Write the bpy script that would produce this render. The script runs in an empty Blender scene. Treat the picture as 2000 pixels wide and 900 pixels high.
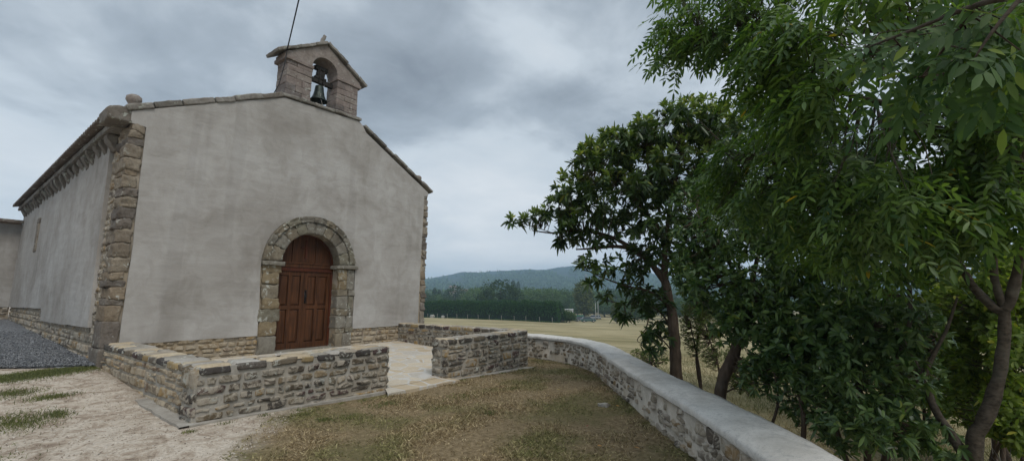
import bpy, math, random
import numpy as np
from mathutils import Vector, Matrix, noise as mnoise
rnd = random.Random(11)
rng = np.random.default_rng(7)
SC = bpy.context.scene
COL = SC.collection
PI = math.pi

# ------------------------------------------------------------------ camera geometry
CX, CY, CZ, YAW, PITCH, F = -2.2, -11.65, 1.4, .929, .151, 850.0
def ray(px, py):
    a = (px - 1000) / F; b = -(py - 450) / F
    cp, sp = math.cos(PITCH), math.sin(PITCH)
    fy = cp - b * sp; z = sp + b * cp
    c, s = math.cos(YAW), math.sin(YAW)
    return Vector((a * c + fy * s, -a * s + fy * c, z))
def atd(px, py, dist):
    d = ray(px, py); h = math.hypot(d.x, d.y)
    return Vector((CX, CY, CZ)) + d * (dist / h)

# ------------------------------------------------------------------ helpers
def link(name, me, mats, parent=None):
    o = bpy.data.objects.new(name, me)
    for m in (mats if isinstance(mats, (list, tuple)) else [mats]):
        if me is not None: me.materials.append(m)
    COL.objects.link(o)
    if parent is not None: o.parent = parent
    return o
def empty(name, loc=(0, 0, 0)):
    o = bpy.data.objects.new(name, None); o.location = loc; o.empty_display_size = .2
    COL.objects.link(o); return o
def tag(o, label=None, cat=None, group=None, kind=None):
    if label: o['label'] = label
    if cat: o['category'] = cat
    if group: o['group'] = group
    if kind: o['kind'] = kind
    return o

class MB:
    def __init__(s): s.v = []; s.f = []; s.m = []
    def add(s, vs, fs, mi=0):
        b = len(s.v); s.v.extend(vs); s.f.extend([tuple(i + b for i in f) for f in fs]); s.m.extend([mi] * len(fs))
    def box(s, x0, x1, y0, y1, z0, z1, mi=0):
        v = [(x, y, z) for z in (z0, z1) for y in (y0, y1) for x in (x0, x1)]
        s.add(v, [(0, 2, 3, 1), (4, 5, 7, 6), (0, 1, 5, 4), (2, 6, 7, 3), (0, 4, 6, 2), (1, 3, 7, 5)], mi)
    def block(s, x0, x1, y0, y1, z0, z1, k=.07, amp=.012, n=4, seed=0, T=None, mi=0):
        """worn stone block: subdivided box with rounded edges and noise"""
        c = ((x0 + x1) / 2, (y0 + y1) / 2, (z0 + z1) / 2); h = ((x1 - x0) / 2, (y1 - y0) / 2, (z1 - z0) / 2)
        idx = {}; vs = []; fs = []
        hm = min(h); r = min(.9, k) * hm * 1.1
        def gc(i, hd):
            inner = hd - r
            return -hd if i == 0 else hd if i == n else -inner + 2 * inner * (i - 1) / max(1, n - 2)
        def vid(i, j, l):
            key = (i, j, l)
            if key not in idx:
                p = Vector((gc(i, h[0]), gc(j, h[1]), gc(l, h[2])))
                q = Vector([max(-(h[d] - r), min(h[d] - r, p[d])) for d in range(3)])
                e = p - q
                if e.length > 1e-9: p = q + e.normalized() * r
                P = p + Vector(c)
                sd_ = Vector((seed * 3.1, seed * 1.7, seed * .9))
                P = P + mnoise.noise_vector(P * 3.2 + sd_) * amp * 1.3 + mnoise.noise_vector(P * 9 + sd_) * amp * .8 + mnoise.noise_vector(P * 23 + sd_) * amp * .35
                if T: P = T(P)
                idx[key] = len(vs); vs.append(tuple(P))
            return idx[key]
        for a in range(n):
            for b in range(n):
                fs.append((vid(a, b, 0), vid(a, b + 1, 0), vid(a + 1, b + 1, 0), vid(a + 1, b, 0)))
                fs.append((vid(a, b, n), vid(a + 1, b, n), vid(a + 1, b + 1, n), vid(a, b + 1, n)))
                fs.append((vid(a, 0, b), vid(a + 1, 0, b), vid(a + 1, 0, b + 1), vid(a, 0, b + 1)))
                fs.append((vid(a, n, b), vid(a, n, b + 1), vid(a + 1, n, b + 1), vid(a + 1, n, b)))
                fs.append((vid(0, a, b), vid(0, a, b + 1), vid(0, a + 1, b + 1), vid(0, a + 1, b)))
                fs.append((vid(n, a, b), vid(n, a + 1, b), vid(n, a + 1, b + 1), vid(n, a, b + 1)))
        s.add(vs, fs, mi)
    def stone(s, mp, u0, u1, v0, v1, prot=.03, nu=6, nv=5, seed=0, rough=1.0, mi=0, sink=.03):
        """one stone bedded in a wall: a bulged patch; mp(u, v, d) maps to the world, d outward"""
        uc, vc, hu, hv = (u0 + u1) / 2, (v0 + v1) / 2, (u1 - u0) / 2, (v1 - v0) / 2
        vs = []; fs = []
        kx, ky = rnd.uniform(.02, .24), rnd.uniform(.02, .24)
        tu, tv = rnd.uniform(-.16, .16), rnd.uniform(-.14, .14)
        tilt_u, tilt_v = rnd.uniform(-.35, .35) * rough, rnd.uniform(-.35, .35) * rough
        for j in range(nv + 1):
            for i in range(nu + 1):
                a = -1 + 2 * i / nu; b = -1 + 2 * j / nv
                a = math.copysign(abs(a) ** .6, a); b = math.copysign(abs(b) ** .6, b)
                a2 = a * math.sqrt(1 - ky * b * b) + tu * b * (1 - a * a * .2); b2 = b * math.sqrt(1 - kx * a * a) + tv * a
                u = uc + a2 * hu; v = vc + b2 * hv
                e = max(0, (1 - a ** 6) * (1 - b ** 6))
                rim = i in (0, nu) or j in (0, nv)
                P0 = Vector((u * 9 + seed * 1.7, v * 9, seed * .37))
                nz = mnoise.noise(P0) * .5 + mnoise.noise(P0 * 2.7) * .35
                u += mnoise.noise(P0 * 1.1 + Vector((5, 0, 0))) * .016 * rough; v += mnoise.noise(P0 * 1.1 + Vector((0, 7, 0))) * .014 * rough
                d = -sink if rim else prot * (e ** .22) * (1 + tilt_u * a + tilt_v * b) + nz * prot * .9 * rough
                vs.append(tuple(mp(u, v, d)))
        w = nu + 1
        for j in range(nv):
            for i in range(nu):
                q = j * w + i; fs.append((q, q + 1, q + w + 1, q + w))
        s.add(vs, fs, mi)
    def rubble(s, mp, u0, u1, v0, v1, h=(.08, .2), w=(.12, .42), gap=.02, prot=.03, skip=None, seed=0, rough=1.0, miss=0.0, nu=6, nv=5):
        v = v0; row = 0
        while v < v1 - .03:
            hh = rnd.uniform(*h)
            if v + hh > v1 - h[0] * .6: hh = v1 - v
            u = u0
            while u < u1 - .02:
                ww = rnd.uniform(*w) * (1.25 if hh > sum(h) / 2 else .85)
                if u + ww > u1 - w[0] * .6: ww = u1 - u
                if not (skip and skip(u + ww / 2, v + hh / 2)) and rnd.random() >= miss:
                    j = lambda: rnd.uniform(-.35, .35) * gap
                    g = gap / 2
                    sd = rnd.random() * 100
                    if hh > (h[0] + h[1]) * .5 and rnd.random() < .3:
                        cut = rnd.uniform(.35, .65) * hh
                        s.stone(mp, u + g + j(), u + ww - g + j(), v + g, v + cut - g, prot * rnd.uniform(.6, 1.2), nu, nv, sd, rough)
                        s.stone(mp, u + g + j(), u + ww - g + j(), v + cut + g, v + hh - g, prot * rnd.uniform(.6, 1.2), nu, nv, sd + 5, rough)
                    else:
                        s.stone(mp, u + g + j(), u + ww - g + j(), v + g + j(), v + hh - g + j(), prot * rnd.uniform(.5, 1.3), nu, nv, sd, rough)
                u += ww
            v += hh; row += 1
    def prism(s, poly, y0, y1, mi=0):
        """polygon in (x, z) extruded along y"""
        n = len(poly)
        vs = [(p[0], y0, p[1]) for p in poly] + [(p[0], y1, p[1]) for p in poly]
        fs = [tuple(range(n)), tuple(range(2 * n - 1, n - 1, -1))] + [(i, i + n, (i + 1) % n + n, (i + 1) % n) for i in range(n)]
        s.add(vs, fs, mi)
    def tube(s, pts, rad, n=8, mi=0, cap=True, bump=0.0):
        pts = [Vector(p) for p in pts]; b = len(s.v); up = Vector((.13, .21, 1)).normalized()
        rings = []
        X = None
        for i, p in enumerate(pts):
            t = (pts[min(i + 1, len(pts) - 1)] - pts[max(i - 1, 0)])
            if t.length < 1e-9: t = Vector((0, 0, 1))
            t.normalize()
            if X is None: X = t.cross(up if abs(t.dot(up)) < .95 else Vector((1, 0, 0))).normalized()
            else:
                X = (X - t * X.dot(t))
                X = X.normalized() if X.length > 1e-6 else t.orthogonal().normalized()
            Y = t.cross(X)
            r = rad[i] if hasattr(rad, '__len__') else rad
            vs = []
            for k in range(n):
                a = 2 * PI * k / n
                rr = r * (1 + (bump * mnoise.noise(p * 7 + Vector((math.cos(a), math.sin(a), 0)) * 1.3) if bump else 0))
                vs.append(tuple(p + (X * math.cos(a) + Y * math.sin(a)) * rr))
            rings.append(len(s.v)); s.v.extend(vs)
        for i in range(len(rings) - 1):
            for k in range(n):
                s.f.append((rings[i] + k, rings[i] + (k + 1) % n, rings[i + 1] + (k + 1) % n, rings[i + 1] + k)); s.m.append(mi)
        if cap:
            s.f.append(tuple(rings[0] + k for k in range(n))[::-1]); s.m.append(mi)
            s.f.append(tuple(rings[-1] + k for k in range(n))); s.m.append(mi)
    def lathe(s, prof, c=(0, 0, 0), n=24, mi=0):
        vs = []; fs = []
        for (r, z) in prof:
            for k in range(n): a = 2 * PI * k / n; vs.append((c[0] + r * math.cos(a), c[1] + r * math.sin(a), c[2] + z))
        for i in range(len(prof) - 1):
            for k in range(n): fs.append((i * n + k, i * n + (k + 1) % n, (i + 1) * n + (k + 1) % n, (i + 1) * n + k))
        s.add(vs, fs, mi)
    def mesh(s, name, smooth=True, fix=False):
        me = bpy.data.meshes.new(name); me.from_pydata([tuple(v) for v in s.v], [], s.f)
        me.polygons.foreach_set('material_index', s.m)
        if smooth: me.polygons.foreach_set('use_smooth', [True] * len(s.f))
        me.update()
        if fix:
            import bmesh
            bm = bmesh.new(); bm.from_mesh(me); bmesh.ops.recalc_face_normals(bm, faces=bm.faces); bm.to_mesh(me); bm.free()
        return me
    def build(s, name, mats, parent=None, smooth=True, loc=None, fix=False):
        if loc is not None: s.v = [(v[0] - loc[0], v[1] - loc[1], v[2] - loc[2]) for v in s.v]
        o = link(name, s.mesh(name, smooth, fix), mats, parent)
        if loc is not None: o.location = loc
        return o

def mesh_np(name, V, Fc, smooth=True, mi=None):
    """V (n,3) ; Fc (m,k) faces of equal size"""
    me = bpy.data.meshes.new(name)
    me.vertices.add(len(V)); me.vertices.foreach_set('co', np.ascontiguousarray(V, np.float32).ravel())
    m, k = Fc.shape
    me.loops.add(m * k); me.loops.foreach_set('vertex_index', np.ascontiguousarray(Fc, np.int32).ravel())
    me.polygons.add(m)
    me.polygons.foreach_set('loop_start', np.arange(0, m * k, k, dtype=np.int32))
    me.polygons.foreach_set('loop_total', np.full(m, k, np.int32))
    if smooth: me.polygons.foreach_set('use_smooth', np.ones(m, bool))
    if mi is not None: me.polygons.foreach_set('material_index', mi.astype(np.int32))
    me.update(calc_edges=True)
    return me

# leaf template: (along, side, up) ; all quads
LT = np.array([(0, 0, 0), (.28, .36, .07), (.28, 0, 0), (.28, -.36, .07), (.64, .42, .05), (.64, 0, -.02), (.64, -.42, .05), (1, 0, -.05), (.9, .16, -.02), (.9, -.16, -.02)])
LF = np.array([(0, 2, 1, 1), (0, 3, 2, 2), (1, 2, 5, 4), (2, 3, 6, 5), (4, 5, 7, 8), (5, 6, 9, 7)])
LFT = np.array([(0, 2, 1), (0, 3, 2), (1, 2, 5), (1, 5, 4), (2, 3, 6), (2, 6, 5), (4, 5, 7), (4, 7, 8), (5, 6, 9), (5, 9, 7)])
CT = np.array([(0, 0, 0), (.5, .5, .1), (1, 0, 0), (.5, -.5, .1)]); CTF = np.array([(0, 1, 2), (0, 2, 3)])
def norm(a): return a / np.maximum(np.linalg.norm(a, axis=1, keepdims=True), 1e-9)
def leaves(pos, d, up, length, width, droop=.25, tpl=(LT, LFT)):
    T, FT = tpl
    pos = np.asarray(pos, float); d = norm(np.asarray(d, float)); up = np.asarray(up, float)
    side = norm(np.cross(up, d)); nrm = np.cross(d, side)
    L = np.broadcast_to(np.asarray(length, float), (len(pos),))[:, None]; W = np.broadcast_to(np.asarray(width, float), (len(pos),))[:, None]
    dr = np.broadcast_to(np.asarray(droop, float), (len(pos),))[:, None]
    V = np.empty((len(pos), len(T), 3))
    for k, (a, b, c) in enumerate(T):
        V[:, k, :] = pos + d * L * a + side * W * b + nrm * W * c
        V[:, k, 2] -= (dr * L * a * a)[:, 0]
    Fc = (FT[None] + (np.arange(len(pos)) * len(T))[:, None, None]).reshape(-1, 3)
    return V.reshape(-1, 3), Fc
def cat(parts):
    V = []; Fs = []; b = 0
    for v, f in parts: V.append(v); Fs.append(f + b); b += len(v)
    return np.concatenate(V), np.concatenate(Fs)

# ------------------------------------------------------------------ materials
class NT:
    def __init__(s, name):
        s.mat = bpy.data.materials.new(name); s.mat.use_nodes = True
        s.nt = s.mat.node_tree; s.nt.nodes.clear()
        s.out = s.n('ShaderNodeOutputMaterial'); s.co = s.n('ShaderNodeTexCoord').outputs['Object']
    def n(s, t, **kw):
        nd = s.nt.nodes.new(t)
        for k, v in kw.items():
            if k[0] == '_': setattr(nd, k[1:], v)
            else: s.set(nd.inputs[k.replace('__', ' ')], v)
        return nd
    def set(s, inp, v):
        if isinstance(v, bpy.types.NodeSocket): s.nt.links.new(v, inp)
        else: inp.default_value = v
    def noise(s, scale, detail=4, rough=.55, vec=None, dist=0.0):
        return s.n('ShaderNodeTexNoise', Vector=vec or s.co, Scale=scale, Detail=detail, Roughness=rough, Distortion=dist).outputs['Fac']
    def scaled(s, sx, sy, sz, vec=None):
        m = s.n('ShaderNodeMapping', Vector=vec or s.co); m.inputs['Scale'].default_value = (sx, sy, sz); return m.outputs[0]
    def ramp(s, fac, stops, interp='LINEAR'):
        r = s.n('ShaderNodeValToRGB', Fac=fac); cr = r.color_ramp; cr.interpolation = interp
        while len(cr.elements) < len(stops): cr.elements.new(.5)
        for e, (p, c) in zip(cr.elements, stops): e.position = p; e.color = (*c, 1) if len(c) == 3 else c
        return r.outputs['Color']
    def val(s, fac, a, b): return s.n('ShaderNodeMapRange', Value=fac, **{'From__Min': a, 'From__Max': b}).outputs[0]
    def mr(s, fac, a, b, c, d): return s.n('ShaderNodeMapRange', Value=fac, **{'From__Min': a, 'From__Max': b, 'To__Min': c, 'To__Max': d}).outputs[0]
    def mix(s, fac, a, b, mode='MIX'):
        m = s.nt.nodes.new('ShaderNodeMix'); m.data_type = 'RGBA'; m.blend_type = mode
        s.set(m.inputs[0], fac)
        for i, v in ((6, a), (7, b)): s.set(m.inputs[i], v if isinstance(v, bpy.types.NodeSocket) else (*v, 1))
        return m.outputs[2]
    def math(s, op, a, b=0.0):
        m = s.nt.nodes.new('ShaderNodeMath'); m.operation = op; s.set(m.inputs[0], a); s.set(m.inputs[1], b); return m.outputs[0]
    def bsdf(s, color, rough=.9, bump=None, strength=.4, dist=.02, spec=.3, metal=0.0, **kw):
        b = s.n('ShaderNodeBsdfPrincipled'); s.set(b.inputs['Base Color'], color if isinstance(color, bpy.types.NodeSocket) else (*color, 1))
        s.set(b.inputs['Roughness'], rough); b.inputs['Specular IOR Level'].default_value = spec; b.inputs['Metallic'].default_value = metal
        if bump is not None:
            bp = s.n('ShaderNodeBump', Height=bump, Strength=strength, Distance=dist); s.nt.links.new(bp.outputs[0], b.inputs['Normal'])
        s.nt.links.new(b.outputs[0], s.out.inputs['Surface']); s.b = b
        return s.mat
    def island(s): return s.n('ShaderNodeNewGeometry').outputs['Random Per Island']

def m_plain(name, c, rough=.8, metal=0, spec=.3, var=.25, scale=6):
    t = NT(name); n = t.noise(scale, 5)
    dark = tuple(x * (1 - var) for x in c); lite = tuple(min(1, x * (1 + var)) for x in c)
    return t.bsdf(t.ramp(n, [(.3, dark), (.7, lite)]), rough, n, .2, .01, spec, metal)
def m_stone(name, pal, lichen=.3, rough=.92, dirt=.5, bump=.6, lc=(.42, .42, .37), scale=1.0, smear=0.0, sc=(.40, .37, .32)):
    t = NT(name); isl = t.island()
    step = 1.0 / len(pal)
    base = t.ramp(isl, [(i * step + .001, c) for i, c in enumerate(pal)], 'CONSTANT')
    n1 = t.noise(3.5 * scale, 6, .65); n2 = t.noise(18 * scale, 6, .7); n3 = t.noise(60 * scale, 4, .7)
    base = t.mix(t.val(n1, .35, .7), base, t.mix(1.0, base, (.62, .58, .55), 'MULTIPLY'))
    base = t.mix(t.math('MULTIPLY', t.val(n2, .45, .75), dirt), base, t.mix(1.0, base, (.35, .33, .32), 'MULTIPLY'))
    base = t.mix(t.mr(n3, .35, .7, 0, .3), base, t.mix(1.0, base, (1.5, 1.45, 1.4), 'MULTIPLY'))
    if lichen:
        v = t.noise(9 * scale, 5, .6, dist=.6); gate = t.noise(1.6, 3)
        m = t.math('MULTIPLY', t.val(v, .62 - .1 * lichen, .66 - .1 * lichen), t.val(gate, .42, .55))
        base = t.mix(t.math('MULTIPLY', m, .85), base, lc)
    if smear:
        sn = t.noise(6.5, 6, .7, dist=.8); base = t.mix(t.math('MULTIPLY', t.val(sn, .62 - .25 * smear, .70 - .22 * smear), .92), base, sc)
    h = t.math('ADD', t.math('MULTIPLY', n2, .7), t.math('MULTIPLY', n3, .35))
    return t.bsdf(base, rough, h, bump, .02, .2)
def m_plaster():
    t = NT('grey_render')
    big = t.noise(.55, 5, .6, dist=.4); med = t.noise(2.2, 6, .62, dist=.8)
    streak = t.noise(1.0, 5, .6, vec=t.scaled(3.2, 1.2, .45)); fine = t.noise(38, 5, .7)
    trowel = t.noise(1.0, 4, .6, vec=t.scaled(1.2, 1.2, 6))
    c = t.ramp(big, [(.34, (.298, .274, .246)), (.47, (.358, .336, .308)), (.56, (.395, .374, .347)), (.68, (.435, .417, .392))])
    c = t.mix(t.mr(med, .46, .61, 0, .5), c, t.mix(1.0, c, (.78, .765, .745), 'MULTIPLY'))
    blot = t.noise(1.1, 5, .6, vec=t.scaled(1, 1, .7), dist=1.2); c = t.mix(t.mr(blot, .54, .60, 0, .42), c, t.mix(1.0, c, (1.14, 1.15, 1.17), 'MULTIPLY'))
    ln = t.noise(1.0, 3, .5, vec=t.scaled(1.6, .6, .12)); c = t.mix(t.mr(ln, .60, .64, 0, .3), c, t.mix(1.0, c, (.75, .745, .74), 'MULTIPLY'))
    c = t.mix(t.mr(streak, .5, .75, 0, .25), c, t.mix(1.0, c, (1.2, 1.2, 1.21), 'MULTIPLY'))
    c = t.mix(t.mr(trowel, .48, .66, 0, .34), c, t.mix(1.0, c, (.83, .82, .8), 'MULTIPLY'))
    c = t.mix(t.mr(fine, .3, .7, 0, .12), c, (.25, .24, .23))
    # damp stains and a long vertical crack line, each with a shape and place of its own
    wv = t.n('ShaderNodeTexNoise', Vector=t.co, Scale=2.5, Detail=5.0); wvv = t.n('ShaderNodeVectorMath', _operation='MULTIPLY_ADD'); t.nt.links.new(wv.outputs['Color'], wvv.inputs[0]); wvv.inputs[1].default_value = (.7, .7, .7); t.nt.links.new(t.co, wvv.inputs[2])
    for (px_, pz_, rx_, rz_, amt_) in ((1.25, 1.35, .42, .5, .5), (2.75, 1.9, .08, 1.1, .32), (4.35, 4.9, .35, .7, .2), (3.1, 6.2, .7, .5, .15), (5.7, 5.2, .10, 1.2, .25), (6.9, 1.3, .9, .5, .22)):
        mp_ = t.n('ShaderNodeMapping', Vector=wvv.outputs[0]); mp_.inputs['Location'].default_value = (-(px_ + .35) / rx_, 0, -(pz_ + .35) / rz_); mp_.inputs['Scale'].default_value = (1 / rx_, .01, 1 / rz_)
        ln_ = t.n('ShaderNodeVectorMath', _operation='LENGTH'); t.nt.links.new(mp_.outputs[0], ln_.inputs[0])
        c = t.mix(t.mr(ln_.outputs['Value'], .8, 1.08, amt_, 0), c, t.mix(1.0, c, (.74, .725, .70), 'MULTIPLY'))
    h = t.math('ADD', t.math('MULTIPLY', med, .8), t.math('MULTIPLY', fine, .12))
    h = t.math('ADD', h, t.math('MULTIPLY', trowel, .7))
    return t.bsdf(c, .93, h, .5, .03, .15)
def m_mortar(name='mortar', a=(.23, .215, .19), b=(.40, .385, .35), ochre=0.0, bs=.5):
    t = NT(name); n = t.noise(4, 6, .65); f = t.noise(30, 6, .7)
    c = t.ramp(n, [(.3, a), (.7, b)])
    c = t.mix(t.mr(f, .4, .75, 0, .4), c, tuple(x * .55 for x in a))
    if ochre: c = t.mix(t.math('MULTIPLY', t.val(t.noise(1.7, 4), .45, .65), ochre), c, (.36, .27, .16))
    return t.bsdf(c, .95, t.math('ADD', n, t.math('MULTIPLY', f, .5)), bs, .02, .15)
def m_wood(name, c1, c2, axis='z', rough=.5):
    t = NT(name); v = t.scaled(*((14, 14, .8) if axis == 'z' else (.8, 14, 14)))
    n = t.noise(1.6, 6, .6, vec=v, dist=.7); b = t.noise(2, 3)
    c = t.ramp(n, [(.3, c1), (.7, c2)]); c = t.mix(t.mr(b, .4, .7, 0, .35), c, tuple(x * .5 for x in c1))
    return t.bsdf(c, .62, n, .4, .006, .2)
def m_leaf(name, dark, lite, tint=None, trans=.3, rough=.45, gloss=.35, tintp=.92):
    t = NT(name); isl = t.island()
    mid = tuple((a + b) / 2 for a, b in zip(dark, lite))
    stops = [(0, dark), (.45, mid), (tintp - .05, lite)]
    if tint: stops += [(tintp + .03, lite), (tintp + .05, tint)]
    c = t.ramp(isl, stops)
    cl = t.noise(1.3, 3); c = t.mix(t.mr(cl, .35, .65, 0, .45), c, t.mix(1.0, c, (1.3, 1.25, .8), 'MULTIPLY'))
    b = t.n('ShaderNodeBsdfPrincipled'); t.set(b.inputs['Base Color'], c); b.inputs['Roughness'].default_value = rough; b.inputs['Specular IOR Level'].default_value = gloss
    tr = t.n('ShaderNodeBsdfTranslucent'); t.set(tr.inputs['Color'], t.mix(1.0, c, (1.5, 1.7, .6), 'MULTIPLY'))
    mx = t.n('ShaderNodeMixShader', Fac=trans); t.nt.links.new(b.outputs[0], mx.inputs[1]); t.nt.links.new(tr.outputs[0], mx.inputs[2])
    t.nt.links.new(mx.outputs[0], t.out.inputs['Surface'])
    return t.mat
def m_bark(name, a, b, ring=False):
    t = NT(name); n = t.noise(1, 6, .65, vec=t.scaled(22, 22, 5 if not ring else 40)); m = t.noise(3, 4)
    c = t.ramp(n, [(.3, a), (.7, b)]); c = t.mix(t.mr(m, .55, .7, 0, .3), c, (.16, .155, .125))
    return t.bsdf(c, .95, n, .8, .01, .1)

M = {}
M['plaster'] = m_plaster()
M['mortar'] = m_mortar('mortar', (.26, .24, .205), (.44, .41, .36), .3)
M['mortar_warm'] = m_mortar('sandy_mortar', (.24, .20, .15), (.40, .35, .28), .6)
M['mortar_pale'] = m_mortar('pale_mortar', (.42, .375, .305), (.66, .605, .525), .45, .9)
M['concrete'] = m_mortar('concrete_cap', (.50, .485, .46), (.74, .72, .685), 0, .25)
def m_cap():
    t = NT('weathered_concrete'); n = t.noise(2.2, 6, .65, dist=.6); f = t.noise(24, 6, .72); st = t.noise(5, 5, .7, dist=1.0)
    c = t.ramp(n, [(.3, (.47, .445, .40)), (.5, (.61, .585, .54)), (.7, (.72, .695, .645))])
    c = t.mix(t.mr(st, .56, .68, 0, .5), c, (.33, .325, .31)); c = t.mix(t.mr(f, .5, .72, 0, .45), c, (.30, .295, .28)); c = t.mix(t.mr(t.noise(70, 3), .6, .7, 0, .5), c, (.22, .22, .21))
    return t.bsdf(c, .95, t.math('ADD', t.math('MULTIPLY', st, .6), f), .6, .02, .1)
M['cap'] = m_cap()
M['footing'] = m_mortar('footing_concrete', (.26, .235, .20), (.44, .41, .36), 0, .4)
DARK = [(.095, .08, .062), (.14, .115, .082), (.075, .066, .056), (.18, .145, .095), (.34, .235, .11), (.12, .10, .078), (.15, .13, .105), (.21, .165, .105), (.10, .066, .06), (.25, .20, .135), (.28, .22, .14), (.165, .14, .10), (.085, .074, .062)]
M['rubble_dark'] = m_stone('lichened_rubble', DARK, .75, dirt=.6, bump=.8, smear=.62, sc=(.35, .31, .25))
M['coping_dark'] = m_stone('coping_stone', [(.12, .105, .09), (.08, .072, .066), (.155, .135, .11), (.18, .15, .11), (.10, .09, .078), (.34, .26, .14), (.10, .07, .068)], .7, dirt=.4)
M['slab_top'] = m_stone('bed_slab', [(.42, .37, .28), (.36, .32, .26), (.48, .40, .28), (.30, .28, .24), (.40, .38, .34)], .3, dirt=.3, bump=.4)
M['rubble_warm'] = m_stone('warm_rubble', [(.26, .20, .125), (.32, .25, .16), (.22, .18, .13), (.36, .25, .12), (.27, .235, .18), (.20, .15, .11), (.34, .28, .2)], .25, dirt=.35, smear=.7, sc=(.38, .32, .235))
M['rubble_pale'] = m_stone('pale_rubble', [(.30, .26, .20), (.22, .19, .15), (.36, .31, .24), (.30, .215, .12), (.13, .11, .09), (.33, .29, .24)], .3, dirt=.6, smear=.6, sc=(.42, .375, .305))
M['quoin'] = m_stone('quoin_stone', [(.235, .20, .155), (.275, .235, .18), (.20, .175, .15), (.26, .21, .15), (.225, .20, .17), (.165, .145, .125), (.285, .25, .20)], .15, dirt=.75, bump=1.0)
M['arch'] = m_stone('doorway_stone', [(.20, .185, .14), (.25, .22, .165), (.17, .155, .125), (.22, .19, .14), (.25, .20, .125), (.23, .215, .18)], .5, dirt=.45, bump=.6)
M['belfry'] = m_stone('belfry_stone', [(.25, .215, .195), (.21, .18, .165), (.28, .245, .22), (.185, .165, .155), (.25, .21, .19)], .35, dirt=.5, bump=.7, lc=(.36, .35, .31))
M['cope_old'] = m_stone('weathered_slab', [(.22, .21, .19), (.17, .16, .14), (.26, .245, .22), (.20, .18, .155)], .6, dirt=.6, lc=(.34, .35, .30))
M['tile'] = m_stone('clay_tile', [(.25, .20, .16), (.20, .17, .145), (.30, .23, .18)], .6, dirt=.6)
M['door'] = m_wood('door_wood', (.030, .012, .005), (.125, .049, .019))
M['door_red'] = m_wood('door_frame_wood', (.055, .016, .007), (.11, .032, .014), rough=.45)
M['iron'] = m_plain('dark_iron', (.022, .022, .022), .5, .6)
M['bronze'] = m_plain('bell_metal', (.040, .050, .045), .5, .7, var=.4, scale=14)
M['old_wood'] = m_wood('old_beam', (.018, .016, .014), (.045, .038, .032), 'x', .85)
M['cable'] = m_plain('cable_rubber', (.015, .015, .016), .6)
M['shade_tyre'] = m_plain('shade_and_tyre_black', (.012, .011, .010), .95)  # near black: painted shade inside the slit window, and tyre rubber

# ------------------------------------------------------------------ terrain
WALL_O = [(12.0, 60), (10.3, 12), (9.9, 2), (9.5, -3.0), (9.3, -4.6), (8.75, -6.05), (7.75, -7.15), (4.5, -9.62), (3.2, -10.66), (2.4, -11.25), (1.75, -11.7), (.8, -12.45), (-2.5, -14.8), (-9, -18), (-40, -25)]
def seg_d(X, Y, P):
    best = np.full(np.shape(X), 1e9); sgn = np.zeros(np.shape(X))
    for (ax, ay), (bx, by) in zip(P[:-1], P[1:]):
        dx, dy = bx - ax, by - ay; L2 = dx * dx + dy * dy
        t = np.clip(((X - ax) * dx + (Y - ay) * dy) / L2, 0, 1)
        ex, ey = X - (ax + t * dx), Y - (ay + t * dy); d = np.hypot(ex, ey)
        cr = dx * ey - dy * ex
        m = d < best; best = np.where(m, d, best); sgn = np.where(m, np.sign(cr), sgn)
    return best * sgn      # positive: outside the churchyard (left of the direction of travel is east side)
def sm(x, a, b):
    t = np.clip((x - a) / (b - a), 0, 1); return t * t * (3 - 2 * t)
def ground_z(X, Y):
    X = np.asarray(X, float); Y = np.asarray(Y, float)
    d = seg_d(X, Y, WALL_O)
    left = 1 - sm(X, .3, 2.5)
    zin = -.28 + left * (.10 * sm(Y, -7, -4.8) + .23 * sm(Y, -4.5, 0) + .025 * np.clip(Y, 0, 18)) - .10 * sm(X, 4, 8) * sm(Y, -9, -5)
    zin = zin + .012 * np.sin(X * 2.1 + 1) * np.sin(Y * 1.7) + .006 * np.sin(X * 6.3) * np.sin(Y * 5.1 + 1)
    do = np.clip(d, 0, None)
    zout = -.36 - .32 * sm(do, 0, 2.0) - .05 * np.minimum(do, 105) - .02 * np.clip(do - 105, 0, 150) - .002 * np.clip(do - 255, 0, None)
    zout = zout + .05 * np.sin(X * .31 + 2) * np.sin(Y * .27) * sm(do, 3, 15)
    return np.where(d > 0, zout, np.maximum(zin, -3))
sgn_in = seg_d(np.array(0.0), np.array(-8.0), WALL_O)
if sgn_in > 0:
    _o = seg_d
    def seg_d(X, Y, P): return -_o(X, Y, P)
def gz(x, y): return float(ground_z(x, y))

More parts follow.
